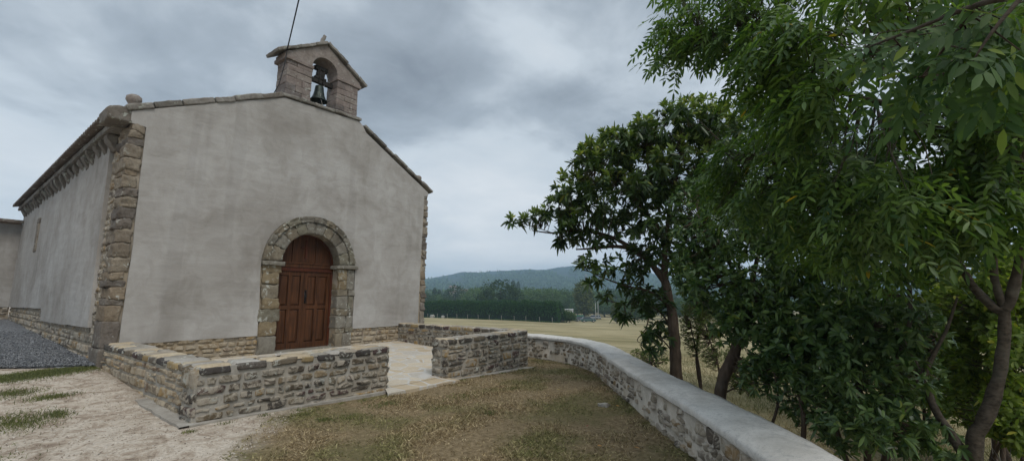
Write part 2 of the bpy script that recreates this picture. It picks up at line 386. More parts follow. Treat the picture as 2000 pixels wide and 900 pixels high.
def terrain():
    n = 420; t = np.linspace(-1, 1, n)
    ax = 5 * np.sinh(6.8 * t)
    X, Y = np.meshgrid(ax + 3, ax - 6)
    Z = ground_z(X, Y)
    # everything under the chapel floor and the porch stays below the paving
    inp = (X > .1) & (X < 7.3) & (Y > -4.9) & (Y < 16)
    Z = np.where(inp, np.minimum(Z, -.30), Z)
    V = np.stack([X.ravel(), Y.ravel(), Z.ravel()], 1)
    i = np.arange(n * n).reshape(n, n)
    Fc = np.stack([i[:-1, :-1].ravel(), i[:-1, 1:].ravel(), i[1:, 1:].ravel(), i[1:, :-1].ravel()], 1)
    me = mesh_np('ground', V, Fc)
    T = NT('earth_and_turf')
    sx = T.n('ShaderNodeSeparateXYZ', Vector=T.co); x, y = sx.outputs[0], sx.outputs[1]
    wob = T.math('MULTIPLY', T.math('SUBTRACT', T.noise(1.3, 5, .6), .5), 1.6)
    # pale sandy earth lies left of a line that runs from the camera to the porch corner
    s = T.math('SUBTRACT', T.math('ADD', y, 6.75), T.math('MULTIPLY', T.math('ADD', x, .4), 1.0))
    s = T.math('ADD', s, wob); sand_m = T.val(s, -.25, .3)
    fn = T.noise(26, 6, .7); mn = T.noise(3.4, 8, .72, dist=.9); bn = T.noise(.8, 4)
    sand = T.ramp(mn, [(.34, (.20, .148, .108)), (.44, (.40, .325, .25)), (.53, (.55, .475, .385)), (.70, (.68, .61, .52))])
    sand = T.mix(T.mr(fn, .42, .7, 0, .55), sand, (.17, .13, .10))
    turf = T.ramp(T.noise(14, 6, .75), [(.3, (.10, .072, .04)), (.5, (.22, .165, .095)), (.7, (.33, .255, .155))])
    turf = T.mix(T.mr(bn, .45, .62, 0, .55), turf, (.085, .088, .032))
    field = T.ramp(T.noise(.09, 5, .6), [(.35, (.22, .19, .095)), (.5, (.34, .285, .16)), (.65, (.43, .365, .22))])
    field = T.mix(T.mr(T.noise(.35, 6, .7, vec=T.scaled(1.6, .4, 1)), .48, .62, 0, .6), field, (.135, .125, .058))
    field = T.mix(T.mr(T.noise(6, 5, .7), .4, .7, 0, .35), field, (.10, .095, .045))
    # the field starts beyond the churchyard wall (x > 9 or south east of it)
    o = T.math('MAXIMUM', T.val(x, 9.2, 9.6), T.val(T.math('ADD', T.math('MULTIPLY', T.math('ADD', y, 9.62), -1.0), T.math('MULTIPLY', T.math('SUBTRACT', x, 4.5), .8)), .05, .3))
    far = T.val(x, 330, 500)
    c = T.mix(sand_m, turf, sand); c = T.mix(o, c, field); c = T.mix(far, c, (.045, .065, .035))
    T.bsdf(c, .97, T.math('ADD', T.math('MULTIPLY', mn, 1.0), T.math('MULTIPLY', fn, .6)), .9, .035, .1)
    g = link('ground', me, T.mat); tag(g, kind='structure')
    return g
terrain()

# gravel sheet beside the chapel
def gravel():
    T = NT('grey_gravel'); v = T.n('ShaderNodeTexVoronoi', Vector=T.co, Scale=32.0)
    c = T.ramp(v.outputs['Color'], [(.2, (.09, .096, .104)), (.5, (.18, .187, .20)), (.85, (.32, .33, .34))])
    c = T.mix(T.mr(T.noise(1.5, 4), .4, .7, 0, .4), c, (.10, .10, .105))
    T.bsdf(c, .9, T.math('SUBTRACT', 1.0, v.outputs['Distance']), 1.0, .03, .2)
    P0 = Vector((.05, -.02)); d = Vector((-1.2, 1.05))
    nu, nv = 120, 160; V = []; 
    for j in range(nv + 1):
        for i in range(nu + 1):
            a = (i / nu) ** 1.3; b = (j / nv) ** 1.6
            e = P0 + d * a * 7 
            x = e.x + .10 * mnoise.noise(Vector((a * 30, 0, 0))) ; y = e.y + b * (24) + .14 * mnoise.noise(Vector((a * 24, 3, 0))) * (1 - b)
            V.append((x, y, gz(x, y) + .012 + .03 * min(1, b * 40) + .012 * mnoise.noise(Vector((x * 9, y * 9, 0)))))
    i = np.arange((nu + 1) * (nv + 1)).reshape(nv + 1, nu + 1)
    Fc = np.stack([i[:-1, :-1].ravel(), i[:-1, 1:].ravel(), i[1:, 1:].ravel(), i[1:, :-1].ravel()], 1)
    me = mesh_np('gravel_path', np.array(V), Fc); o = link('gravel_path', me, T.mat); tag(o, kind='structure')
    # loose chips: so many that nobody counts them
    N = 26000; a = rng.random(N) ** 1.1; b = rng.random(N) ** 2.2
    x = P0.x + d.x * a * 2.2; y = P0.y + d.y * a * 2.2 + b * 9 + .02
    x = np.minimum(x, -.02)
    z = ground_z(x, y) + .045
    dd = rng.normal(size=(N, 3)); 
    V, Fc = leaves(np.stack([x, y, z], 1), dd, rng.normal(size=(N, 3)), rng.uniform(.012, .034, N), rng.uniform(.012, .03, N), 0, (np.array([(0, 0, 0), (.5, .5, .1), (1, 0, 0), (.5, -.5, .1), (.5, 0, .6)]), np.array([(0, 1, 4), (1, 2, 4), (2, 3, 4), (3, 0, 4)])))
    T2 = NT('gravel_chip'); T2.bsdf(T2.ramp(T2.island(), [(0, (.08, .086, .094)), (.6, (.20, .207, .217)), (1, (.38, .385, .39))]), .9)
    o = link('gravel', mesh_np('gravel', V, Fc, False), T2.mat); tag(o, 'loose blue grey gravel chips beside the chapel side wall', 'gravel', kind='stuff')
gravel()

# ------------------------------------------------------------------ chapel
W = 8.3; AX, AZ = 4.12, 2.3       # arch centre
chapel = empty('chapel', (0, 0, 0))
tag(chapel, 'small stone chapel with grey rendered gable, arched wooden door and bellcote', 'chapel')
def arc(r, a0, a1, n, cx=AX, cz=AZ): return [(cx + r * math.cos(math.radians(a0 + (a1 - a0) * i / n)), cz + r * math.sin(math.radians(a0 + (a1 - a0) * i / n))) for i in range(n + 1)]
# structural wall behind stone and render
opening = [(4.95, -.4), (4.95, AZ)] + arc(.83, 0, 180, 20)[1:-1] + [(3.29, AZ), (3.29, -.4)]
b = MB()
b.prism([(.03, -.5), (.03, 5.2), (3.05, 6.65), (5.3, 6.72), (8.27, 5.1), (8.27, -.5)] + opening, .032, .5)
b.prism([(.03, -.5), (.03, 5.1), (4.15, 6.5), (8.27, 5.0), (8.27, -.5)], .502, 15.8)
b.build('wall', M['mortar_warm'], chapel, False, fix=True)
# facade render
def wob(p, k=.012): return (p[0] + k * mnoise.noise(Vector((p[0] * 3, p[1] * 3, 1))), p[1] + k * mnoise.noise(Vector((p[0] * 3, p[1] * 3, 9))))
def dens(poly, step=.25):
    o = []
    for i, p in enumerate(poly):
        q = poly[(i + 1) % len(poly)]; n = max(1, int(math.dist(p, q) / step))
        o += [(p[0] + (q[0] - p[0]) * k / n, p[1] + (q[1] - p[1]) * k / n) for k in range(n)]
    return o
pl = [(.25, .455), (.27, 2.5), (.23, 5.0), (-.025, 5.02), (-.03, 5.27), (1.6, 6.08), (3.05, 6.75), (5.36, 6.84), (5.5, 6.72), (5.62, 6.55), (6.9, 5.86), (8.3, 5.12), (8.3, 5.0), (8.13, 4.95), (8.05, 2.5), (8.0, .475), (5.5, .465)]
pl += [(5.5, 1.5), (5.49, AZ)] + arc(1.315, 0, 180, 24)[1:-1] + [(2.79, AZ), (2.83, 1.5), (2.86, .445)]
b = MB(); b.prism([wob(p) for p in dens(pl, .3)], -.015, .03)
b.build('render_coat', M['plaster'], chapel, False, fix=True)
# side render (polygon in y, z)
sp = [(1.1, .76), (1.35, 4.0), (1.42, 4.98), (15.78, 4.98), (15.78, .98), (7.5, 1.06), (7.3, .70), (4, .72)]
b = MB(); b.prism([wob(p, .02) for p in dens([(-p[0], p[1]) for p in sp], .4)], 0, .045)
b.v = [(-.05 + v[1] * 1.8, -v[0], v[2]) for v in b.v]
b.build('render_coat', M['plaster'], chapel, False, fix=True)
# exposed stone at the foot of the facade and of the side wall
fm = lambda u, v, d: Vector((u, .03 - d, v))
smp = lambda u, v, d: Vector((.03 - d, u, v))
b = MB()
b.rubble(fm, .1, 2.88, -.1, .49, h=(.09, .2), w=(.15, .5), gap=.018, prot=.03)
b.build('foot_stone', M['rubble_warm'], chapel)
b = MB()
b.rubble(fm, 5.44, 8.3, -.1, .50, h=(.08, .19), w=(.12, .42), gap=.018, prot=.028)
b.build('foot_stone', M['rubble_warm'], chapel)
b = MB()
b.rubble(smp, .5, 16, -.05, 1.12, h=(.09, .22), w=(.15, .45), gap=.02, prot=.028, rough=1.2)
b.build('foot_stone', M['rubble_pale'], chapel)
# quoins, big worn corner blocks standing one on the other
def quoin(x0, x1, y0, sides, name):
    b = MB(); z = -.15; k = 0
    big = [(.55), (.52), (.30)]
    while z < 5.0:
        h = big[k] if k < len(big) else rnd.choice([rnd.uniform(.10, .18), rnd.uniform(.16, .34)])
        if z + h > 4.95: h = 5.0 - z
        if h < .06: break
        e = rnd.uniform(-.015, .02); L = rnd.choice([.5, .85, .6]) + rnd.uniform(-.08, .08)
        dp = .02 if k < 3 else rnd.uniform(-.01, .035)
        if sides < 0:
            b.block(x0 - dp, x1 + rnd.uniform(-.04, .015), y0 - dp * .5 + rnd.uniform(-.01, .01), y0 + L, z + .003, z + h - .004, .20 if k > 2 else .1, .032 if k > 2 else .016, 9, k)
        else:
            b.block(x0 + rnd.uniform(-.01, .03), x1 + dp, y0 - dp * .4, y0 + L, z + .004, z + h - .006, .25, .035, 7, k + 40)
        z += h; k += 1
    return b.build(name, M['quoin'], chapel)
quoin(-.012, .235, .005, -1, 'quoin')
quoin(8.09, 8.31, .008, 1, 'quoin')
b = MB(); b.rubble(smp, .55, 1.25, .5, 4.95, h=(.1, .26), w=(.2, .4), gap=.03, prot=.03, rough=1.4)
b.build('corner_rubble', M['rubble_pale'], chapel)

# doorway
b = MB()
jz = [0, .42, .78, 1.08, 1.36, 1.72, 2.0, 2.2]
for i in range(len(jz) - 1):
    b.block(2.86 + rnd.uniform(-.02, .03), 3.27 + rnd.uniform(-.03, .05) + (.06 if i == 2 else 0), -.03 - rnd.uniform(0, .03), .34, jz[i] + .01 - (.05 if i == 0 else 0), jz[i + 1] - .002, .10, .03, 8, i + 7)
b.build('door_jamb', M['arch'], chapel)
b = MB()
jz = [0, .38, .52, .85, 1.05, 1.42, 1.6, 1.86, 2.2]
for i in range(len(jz) - 1):
    sp_ = rnd.uniform(5.13, 5.3)
    b.block(4.94 + rnd.uniform(-.01, .015), sp_ - .01, -.02 - rnd.uniform(0, .03), .34, jz[i] + .008 - (.05 if i == 0 else 0), jz[i + 1] - .003, .08, .02, 7, i + 27)
    b.block(sp_ + .01, 5.49 + rnd.uniform(-.03, .01), -.02 - rnd.uniform(0, .025), .1, jz[i] + .01 - (.05 if i == 0 else 0), jz[i + 1] - .003, .12, .025, 7, i + 57)
b.build('door_jamb', M['arch'], chapel)
for x0, x1 in ((2.80, 3.36), (4.86, 5.53)):
    b = MB(); b.block(x0, x1, -.12, .34, 2.2, 2.30, .3, .018, 9, x0)
    b.build('impost', M['arch'], chapel)
def ringT(r0, dr, a0, da):   # block coordinates (x: angle, z: radius) to the arch
    def T(P): a = math.radians(a0 + P.x * da); r = r0 + P.z * dr; return Vector((AX - r * math.cos(a), P.y, AZ + .01 + r * math.sin(a)))
    return T
b = MB(); cuts = [0, 22, 41, 60, 77, 92, 108, 124, 142, 160, 180]
for i in range(len(cuts) - 1):
    a0, a1 = cuts[i] + .22, cuts[i + 1] - .22
    def T(P, a0=a0, a1=a1):
        a = math.radians(a0 + (a1 - a0) * (P.x + 1) / 2); r = .975 + P.z * .155
        return Vector((AX - r * math.cos(a), P.y, AZ + .01 + r * math.sin(a)))
    b.block(-1, 1, -.045 - rnd.uniform(0, .02), .34, -1, 1, .05, .035, 7, i + 3, T)
b.build('doorway_arch', M['arch'], chapel)
b = MB(); cuts = [0, 19, 33, 52, 70, 88, 105, 121, 139, 158, 180]
for i in range(len(cuts) - 1):
    a0, a1 = cuts[i] + .1, cuts[i + 1] - .1
    def T(P, a0=a0, a1=a1):
        a = math.radians(a0 + (a1 - a0) * (P.x + 1) / 2); r = 1.22 + P.z * .082
        return Vector((AX - r * math.cos(a), P.y, AZ + .01 + r * math.sin(a)))
    b.block(-1, 1, -.085 - rnd.uniform(0, .01), .02, -1, 1, .05, .05, 7, i + 90, T)
b.build('hood_mould', M['arch'], chapel)
# door
y = .34
b = MB()
b.box(3.24, 3.345, y - .05, y + .1, -.02, 2.2); b.box(4.895, 5.0, y - .05, y + .1, -.02, 2.2); b.box(3.345, 4.895, y - .052, y + .1, 2.1, 2.2)
b.build('door_frame', M['door_red'], chapel, False)
b = MB(); b.box(3.2, 5.0, y - .07, y + .1, 2.202, 2.3); b.box(3.2, 5.0, y - .09, y + .1, 2.302, 2.335)
b.build('transom', M['door'], chapel, False)
lx = [(3.347, 4.118), (4.122, 4.893)]
for k, (x0, x1) in enumerate(lx):
    b = MB(); b.box(x0, x1, y + .015, y + .05, .02, 2.098)
    st = .095; mz = 1.12
    for (u0, u1, v0, v1) in ((x0, x0 + st, .02, 2.098), (x1 - st, x1, .02, 2.098)): b.box(u0, u1, y - .02, y + .013, v0, v1)
    for (v0, v1) in ((.02, .17), (mz - .05, mz + .05), (1.98, 2.098)): b.box(x0 + st + .001, x1 - st - .001, y - .021, y + .013, v0, v1)
    xm = (x0 + x1) / 2
    for (v0, v1) in ((.171, mz - .051), (mz + .051, 1.979)): b.box(xm - .045, xm + .045, y - .019, y + .013, v0, v1)
    leaf = b.build('door_leaf', M['door'], chapel, False)
    for (u0, u1) in ((x0 + st + .004, xm - .049), (xm + .049, x1 - st - .004)):
        for (v0, v1) in ((.178, mz - .056), (mz + .056, 1.974)):
            p = MB(); c = .045
            vs = [(u0, y + .012, v0), (u1, y + .012, v0), (u1, y + .012, v1), (u0, y + .012, v1), (u0 + c, y - .012, v0 + c), (u1 - c, y - .012, v0 + c), (u1 - c, y - .012, v1 - c), (u0 + c, y - .012, v1 - c)]
            p.add(vs, [(4, 5, 6, 7), (0, 1, 5, 4), (1, 2, 6, 5), (2, 3, 7, 6), (3, 0, 4, 7)])
            p.build('door_panel', M['door'], leaf, False)
    if k == 1:
        h = MB(); h.box(4.15, 4.20, y - .03, y - .0215, 1.22, 1.56)
        h.tube([(4.175, y - .03, 1.5), (4.175, y - .08, 1.46), (4.175, y - .085, 1.38), (4.175, y - .03, 1.33)], .012, 8)
        h.lathe([(0, .0), (.028, .004), (.03, .02), (.0, .03)], (4.175, y - .04, 1.56), 12)
        h.build('door_handle', M['iron'], leaf)
# lunette with a carved cross
b = MB(); b.prism([(AX + .9, AZ + .036)] + [(p[0], p[1]) for p in arc(.9, 2.5, 177.5, 24)] + [(AX - .9, AZ + .036)], y + .0, y + .05)
for x in (-.33, .33): b.box(AX + x - .05, AX + x + .05, y - .03, y - .001, AZ + .037, AZ + math.sqrt(.84 ** 2 - x * x))
lun = b.build('lunette', M['door'], chapel, False, fix=True)
b = MB(); b.box(AX - .022, AX + .022, y - .03, y - .002, AZ + .16, AZ + .68); b.box(AX - .14, AX + .14, y - .031, y - .003, AZ + .44, AZ + .48)
b.build('cross', M['door_red'], lun, False)
b = MB()
for a in range(20):
    a0, a1 = math.radians(a * 9 + 1), math.radians(a * 9 + 10)
    vs = []
    for aa in (a0, a1):
        for r in (.77, .86):
            for yy in (y - .06, y - .0):
                vs.append((AX + r * math.cos(aa), yy, AZ + .03 + r * math.sin(aa)))
    b.add(vs, [(0, 2, 6, 4), (0, 1, 5, 4), (2, 3, 7, 6)])
b.build('lunette_frame', M['door_red'], chapel, False)
b = MB(); b.block(3.22, 5.02, -.06, .36, -.14, .015, .1, .01, 6, 3); b.build('threshold', M['arch'], chapel)

# gable coping: individual worn slabs end to end
def slabs(p0, p1, n, thick, y0, y1, seed):
    b = MB(); L = math.dist(p0, p1); ang = math.atan2(p1[1] - p0[1], p1[0] - p0[0])
    cut = [0] + sorted((i + rnd.uniform(-.2, .2)) / n for i in range(1, n)) + [1]
    for i in range(n):
        a, c = cut[i] * L, cut[i + 1] * L; lift = rnd.uniform(-.01, .012); dy = rnd.uniform(-.02, .02)
        def T(P):
            return Vector((p0[0] + P.x * math.cos(ang) - P.z * math.sin(ang), P.y, p0[1] + P.x * math.sin(ang) + P.z * math.cos(ang)))
        b.block(a + .003, c - .003, y0 + dy, y1, lift, thick + lift, .35, .016, 9, seed + i, T)
    return b
b = slabs((-.1, 5.255), (3.02, 6.755), 6, .135, -.05, .52, 5); b.build('coping', M['cope_old'], chapel)
b = slabs((2.98, 6.775), (5.42, 6.86), 5, .09, -.06, .62, 25); b.build('coping', M['cope_old'], chapel)
b = slabs((5.52, 6.74), (8.5, 5.14), 7, .085, -.04, .52, 45); b.build('coping', M['cope_old'], chapel)
b = MB(); b.block(-.42, .02, -.02, .62, 5.03, 5.25, .3, .03, 7, 77)
def kneel(P): return Vector((P.x, P.y, P.z + (.17 * max(0, (P.x + .42) / .44) if P.z > 5.14 else -.02 + .06 * (P.x + .2))))
b.v = [tuple(kneel(Vector(v))) for v in b.v]
b.build('kneeler_stone', M['cope_old'], chapel)
def finial(x, z, r, seed):
    b = MB(); b.lathe([(0, -.12), (r * .62, -.1), (r * .5, .0), (r * .8, r * .35), (r * 1.05, r * .8), (r * .95, r * 1.35), (r * .5, r * 1.7), (0, r * 1.78)], (x, .2, z), 14)
    b.v = [tuple(Vector(v) + mnoise.noise_vector(Vector(v) * 6 + Vector((seed, 0, 0))) * .018) for v in b.v]
    b.build('finial', M['belfry'], chapel)
finial(.02, 5.47, .14, 2); finial(7.98, 5.5, .13, 6)
# cornice, corbels and tiled roof along the side
b = MB(); yy = .5
while yy < 15.7:
    L = rnd.uniform(.7, 1.2); b.block(-.24, .05, yy + .006, min(yy + L, 15.9) - .006, 4.99 + rnd.uniform(-.008, .008), 5.13, .2, .012, 5, yy); yy += L
b.build('cornice', M['cope_old'], chapel)
for k in range(24):
    yy = 1.15 + k * .62 + rnd.uniform(-.06, .06); w = rnd.uniform(.09, .13); p = rnd.uniform(.17, .22)
    b = MB(); b.block(-p, .06, yy - w, yy + w, 4.66 - rnd.uniform(0, .08), 4.985, .08, .03, 7, k)
    b.v = [(v[0] + max(0, (4.9 - v[2])) * .62 if v[0] < -.02 else v[0], v[1], v[2]) for v in b.v]
    b.build('corbel', M['cope_old'], chapel)
def roof(x0, z0, x1, z1, ya, yb, name, parent, pitch=.24):
    nt = int((yb - ya) / pitch); ny = nt * 8; nr = 14
    V = []; 
    for r in range(nr * 2 + 2):
        row = r // 2 if r < nr * 2 + 1 else nr
        t = min(1, (r + 1) // 2 / nr); lift = .018 if r % 2 == 0 else 0.0
        for j in range(ny + 1):
            yv = ya + (yb - ya) * j / ny; ph = (j % 8) / 8
            c = .085 * abs(math.sin(PI * ph)) ** .8
            V.append((x0 + (x1 - x0) * t, yv + .008 * mnoise.noise(Vector((t * 30, yv * 3, 0))), z0 + (z1 - z0) * t + c + lift + .008 * mnoise.noise(Vector((t * 20, yv * 4, 5)))))
    n1 = len(V); V += [(v[0] + .004, v[1], v[2] - .03) for v in V]
    w = ny + 1; R = nr * 2 + 2; F_ = []
    for r in range(R - 1):
        for j in range(ny):
            q = r * w + j; F_.append((q, q + 1, q + w + 1, q + w)); F_.append((n1 + q, n1 + q + w, n1 + q + w + 1, n1 + q + 1))
    for j in range(ny): F_.append((j, n1 + j, n1 + j + 1, j + 1))
    for r in range(R - 1):
        a = r * w; F_.append((a, a + w, n1 + a + w, n1 + a)); a += ny; F_.append((a, n1 + a, n1 + a + w, a + w))
    me = mesh_np(name, np.array(V), np.array(F_)); return link(name, me, M['tile'], parent)
roof(-.40, 5.14, 4.15, 6.62, .52, 15.95, 'roof', chapel)
roof(8.72, 5.06, 4.16, 6.60, .52, 15.95, 'roof', chapel)
# slit window in the side wall
b = MB(); b.block(-.085, .05, 10.52, 10.66, 2.95, 3.95, .2, .015, 6, 4); b.block(-.085, .05, 10.84, 10.98, 2.95, 3.95, .2, .015, 6, 9); b.block(-.09, .05, 10.5, 11.0, 3.96, 4.14, .2, .02, 5, 12)
win = b.build('window', M['quoin'], chapel)
b = MB(); b.box(-.06, .03, 10.66, 10.84, 2.95, 3.96); b.build('opening', M['shade_tyre'], win, False)  # solid box filling the slit, its inner shade painted as near black

# belfry
bz = 6.87
BL = (3.05, 3.76, 4.55, 5.26); BY0, BY1 = .02, .58
b = MB()
pT = [(2.98, 8.0), (BL[1] + .02, 8.0)] + [(4.155 - .395 * math.cos(math.radians(a)), 8.02 + .40 * math.sin(math.radians(a))) for a in range(0, 181, 10)] + [(BL[2] - .02, 8.0), (5.33, 8.0), (5.33, 8.1), (4.155, 8.86), (2.98, 8.1)]
b.prism(pT, BY0, BY1)
bel = b.build('belfry', M['belfry'], chapel, False, fix=True)
def pillar(x0, x1, seed):
    b = MB(); z = bz - .03; k = 0
    while z < 7.88:
        h = rnd.uniform(.15, .21)
        if z + h > 7.80: h = 7.895 - z
        xm = x0 + (x1 - x0) * (.38 if k % 2 else .62)
        for (a, c) in ((x0, xm), (xm, x1)):
            b.block(a + .002, c - .002, BY0 - .01 - rnd.uniform(0, .006), BY1 + rnd.uniform(0, .01), z + .0025, z + h - .0025, .07, .010, 7, seed + k)
            k += 1
        k += 1; z += h
    b.build('pillar', M['belfry'], bel)
pillar(BL[0], BL[1], 3); pillar(BL[2], BL[3], 60)
for (a, c) in ((2.96, 3.79), (4.52, 5.36)):
    b = MB(); b.block(a, c, BY0 - .05, BY1 + .05, 7.90, 8.0, .2, .01, 6, a); b.build('belfry_impost', M['belfry'], bel)
for (p0, p1, sd) in (((2.78, 8.0), (4.17, 8.87), 4), ((4.14, 8.90), (5.50, 8.03), 9)):
    b = slabs(p0, p1, 4, .085, BY0 - .09, BY1 + .08, sd); b.build('belfry_coping', M['cope_old'], bel)
b = MB()
prof = [(4.155, 8.93, .12), (4.15, 9.03, .07), (4.15, 9.12, .055), (4.19, 9.2, .06), (4.21, 9.28, .05), (4.17, 9.3, .02)]
b.tube([(p[0], .3, p[1]) for p in prof], [p[2] for p in prof], 9, bump=.5); b.build('belfry_finial', M['cope_old'], bel)

# bell with its timber headstock
bell = empty('bell', (4.155, .3, 7.1))
tag(bell, 'dark bronze bell hanging from a timber headstock in the bellcote arch', 'bell')
def L0(v): return tuple(a - c for a, c in zip(v, (4.155, .3, 7.1)))
b = MB(); b.lathe([(.0, .50), (.07, .49), (.115, .46), (.125, .40), (.135, .30), (.16, .18), (.20, .08), (.245, .02), (.25, 0), (.235, 0), (.19, .08), (.145, .18), (.115, .3), (.1, .42), (0, .44)], (0, 0, .05), 28)
b.build('bell_body', M['bronze'], bell)
b = MB(); b.tube([(0, 0, .45), (.01, 0, .1), (.015, 0, -.02)], [.012, .012, .03], 8); b.build('clapper', M['iron'], bell)
b = MB(); b.box(-.40, .40, -.05, .06, .60, .72); b.build('beam', M['old_wood'], bell, False)
b = MB(); b.block(-.17, .17, -.06, .07, .722, .80, .1, .01, 4, 1); b.block(-.12, .12, -.07, .08, .80, 1.0, .2, .02, 4, 2); b.block(-.19, .19, -.07, .08, 1.0, 1.14, .25, .02, 4, 3)
for x in (-.06, .06): b.tube([(x, -.07, .55), (x, -.075, .8), (x, -.09, 1.05)], .012, 6)
b.build('headstock', M['old_wood'], bell)
b = MB(); b.tube([(.15, -.02, .62), (.02, -.1, .4), (-.06, -.2, .1), (0, -.25, -.15), (.12, -.3, -.24)], .006, 5); b.build('rope', m_plain('pale_cord', (.35, .33, .3)), bell)

# overhead cable coming down on to the bellcote
P = [ray(585, -2), ray(572, 60), ray(561, 97)]
pts = [(2.45, -1.6, 8.85), (2.60, -1.1, 8.72), (2.96, -.02, 8.17)]
c0 = Vector((CX, CY, CZ)); a = c0 + ray(588, -14) * ((-2.2 - CY) / ray(588, -14).y); e = Vector((3.02, -.03, 8.13)); e = c0 + ray(561, 97) * ((-.08 - CY) / ray(561, 97).y)
far = a + (a - e) * 2.5; far.z += .6
b = MB(); line = [far.lerp(e, t) + Vector((0, 0, -.10 * math.sin(PI * t))) for t in [i / 24 for i in range(25)]]
b.tube(line, .016, 6)
c1 = c0 + ray(556, 125) * ((-.05 - CY) / ray(556, 125).y); c2 = c0 + ray(545, 165) * ((-.04 - CY) / ray(545, 165).y); c3 = c0 + ray(533, 186) * ((-.03 - CY) / ray(533, 186).y)
b.tube([e, c1, c2, c3, c3 + Vector((0, .1, -.05))], .012, 6)
o = b.build('cable', M['cable']); tag(o, 'black cable running from the sky down the left side of the bellcote', 'cable')

# low annex at the far end
ax_ = empty('annex', (-2.5, 15.8, .4)); tag(ax_, 'low grey rendered annex at the far left end of the chapel', 'building')
def sh(b, c=(-2.5, 15.8, .4)): b.v = [(v[0] - c[0], v[1] - c[1], v[2] - c[2]) for v in b.v]; return b
b = MB(); b.prism([(-7.0, -.3), (-7.0, 4.42), (-.02, 4.42), (-.02, -.3)], 15.83, 22); sh(b).build('wall', M['mortar_warm'], ax_, False, fix=True)
b = MB(); b.prism([wob(p, .02) for p in dens([(-7.0, .99), (-7.0, 4.4), (-.05, 4.4), (-.05, .99)], .5)], 15.78, 15.828); sh(b).build('render_coat', M['plaster'], ax_, False, fix=True)
am = lambda u, v, d: Vector((u, 15.83 - d, v))
b = MB(); b.rubble(am, -6.9, -.02, .1, 1.0, h=(.12, .24), w=(.2, .5), gap=.03, prot=.03); sh(b).build('foot_stone', M['rubble_pale'], ax_)
b = MB(); b.block(-7.2, -.06, 15.62, 16.2, 4.402, 4.56, .2, .02, 8, 2)
b.add([(-7.3, 15.35, 4.43), (-.02, 15.35, 4.43), (-.02, 22, 5.2), (-7.3, 22, 5.2), (-7.3, 15.35, 4.54), (-.02, 15.35, 4.54), (-.02, 22, 5.32), (-7.3, 22, 5.32)], [(0, 3, 2, 1), (4, 5, 6, 7), (0, 1, 5, 4), (1, 2, 6, 5), (3, 0, 4, 7)])
sh(b).build('roof', M['tile'], ax_, False, fix=True)

# ------------------------------------------------------------------ porch walls
def wall_run(bs, bc, bt, core, x0, y0, x1, y1, t, zb, zt, faces, cope_h=.13, ends=(), zb2=None):
    """straight run from (x0,y0) to (x1,y1) of thickness t to its left; faces: 'o' right-hand side, 'i' left-hand side"""
    zb2 = zb if zb2 is None else zb2
    d = Vector((x1 - x0, y1 - y0, 0)); L = d.length; d.normalize(); n = Vector((-d.y, d.x, 0)); P0 = Vector((x0, y0, 0))
    def mpo(u, v, dd): return P0 + d * u - n * (dd - .03) + Vector((0, 0, v))
    def mpi(u, v, dd): return P0 + d * (L - u) + n * (t + dd - .03) + Vector((0, 0, v))
    lo = min(zb, zb2) - .15
    c = [P0 + n * .03, P0 + d * L + n * .03, P0 + d * L + n * (t - .03), P0 + n * (t - .03)]
    core.add([(p.x, p.y, lo) for p in c] + [(p.x, p.y, zt - .03) for p in c], [(0, 1, 5, 4), (1, 2, 6, 5), (2, 3, 7, 6), (3, 0, 4, 7), (4, 5, 6, 7)])
    for f in faces:
        mp = mpo if f == 'o' else mpi
        sk = (lambda u, v: v < (zb + (zb2 - zb) * (u / L)) - .12) if f == 'o' else None
        bs.rubble(mp, .01, L - .01, lo + .1, zt - cope_h, h=(.085, .215), w=(.13, .46), gap=.026, prot=.027, skip=sk, rough=1.25, nu=8, nv=6)
        # coping course: upright edges of the top stones
        u = 0
        while u < L - .02:
            w = rnd.uniform(.20, .52)
            if u + w > L - .12: w = L - u
            bc.stone(mp, u + .017, u + w - .017, zt - cope_h + .014 + rnd.uniform(-.01, .01), zt - .012 + rnd.uniform(-.004, .004), .028, 8, 5, rnd.random() * 99, .5)
            u += w
    for e in ends:
        Q = P0 if e == 's' else P0 + d * L; dr = -d if e == 's' else d; sd = n if e == 's' else -n; st = Q if e == 's' else Q + n * t
        sd = n if e == 's' else -n
        def mpe(u, v, dd, st=st, sd=sd, dr=dr): return st + (sd * u) + dr * dd + Vector((0, 0, v))
        v = lo + .1; k = 0
        if e == 's': mp2 = lambda u, v, dd: st + sd * (t - u) + dr * dd + Vector((0, 0, v))
        else: mp2 = lambda u, v, dd: st + sd * (t - u) + dr * dd + Vector((0, 0, v))
        while v < zt - .02:
            h = rnd.uniform(.13, .22)
            if v + h > zt - .1: h = zt - v
            cutp = t * rnd.uniform(.35, .65)
            for (a, c_) in ((0, cutp), (cutp, t)):
                bs.stone(mp2, a + .012, c_ - .012, v + .01, v + h - .01, .03, 6, 5, v * 7 + a)
            v += h
    # top: flat bed stones with pale joints
    u = 0
    while u < L - .02:
        w = rnd.uniform(.2, .5)
        if u + w > L - .15: w = L - u
        cutp = t * rnd.uniform(.35, .7)
        def mpt(a, b_, dd): return P0 + d * a + n * b_ + Vector((0, 0, zt - .028 + dd))
        if rnd.random() < .5:
            bt.stone(mpt, u + .012, u + w - .012, .01, t - .01, .03, 7, 6, u * 3, .5, 0, .01)
        else:
            bt.stone(mpt, u + .012, u + w - .012, .01, cutp - .012, .03, 6, 6, u * 3, .5, 0, .01); bt.stone(mpt, u + .012, u + w - .012, cutp + .012, t - .01, .03, 6, 6, u * 5, .5, 0, .01)
        u += w
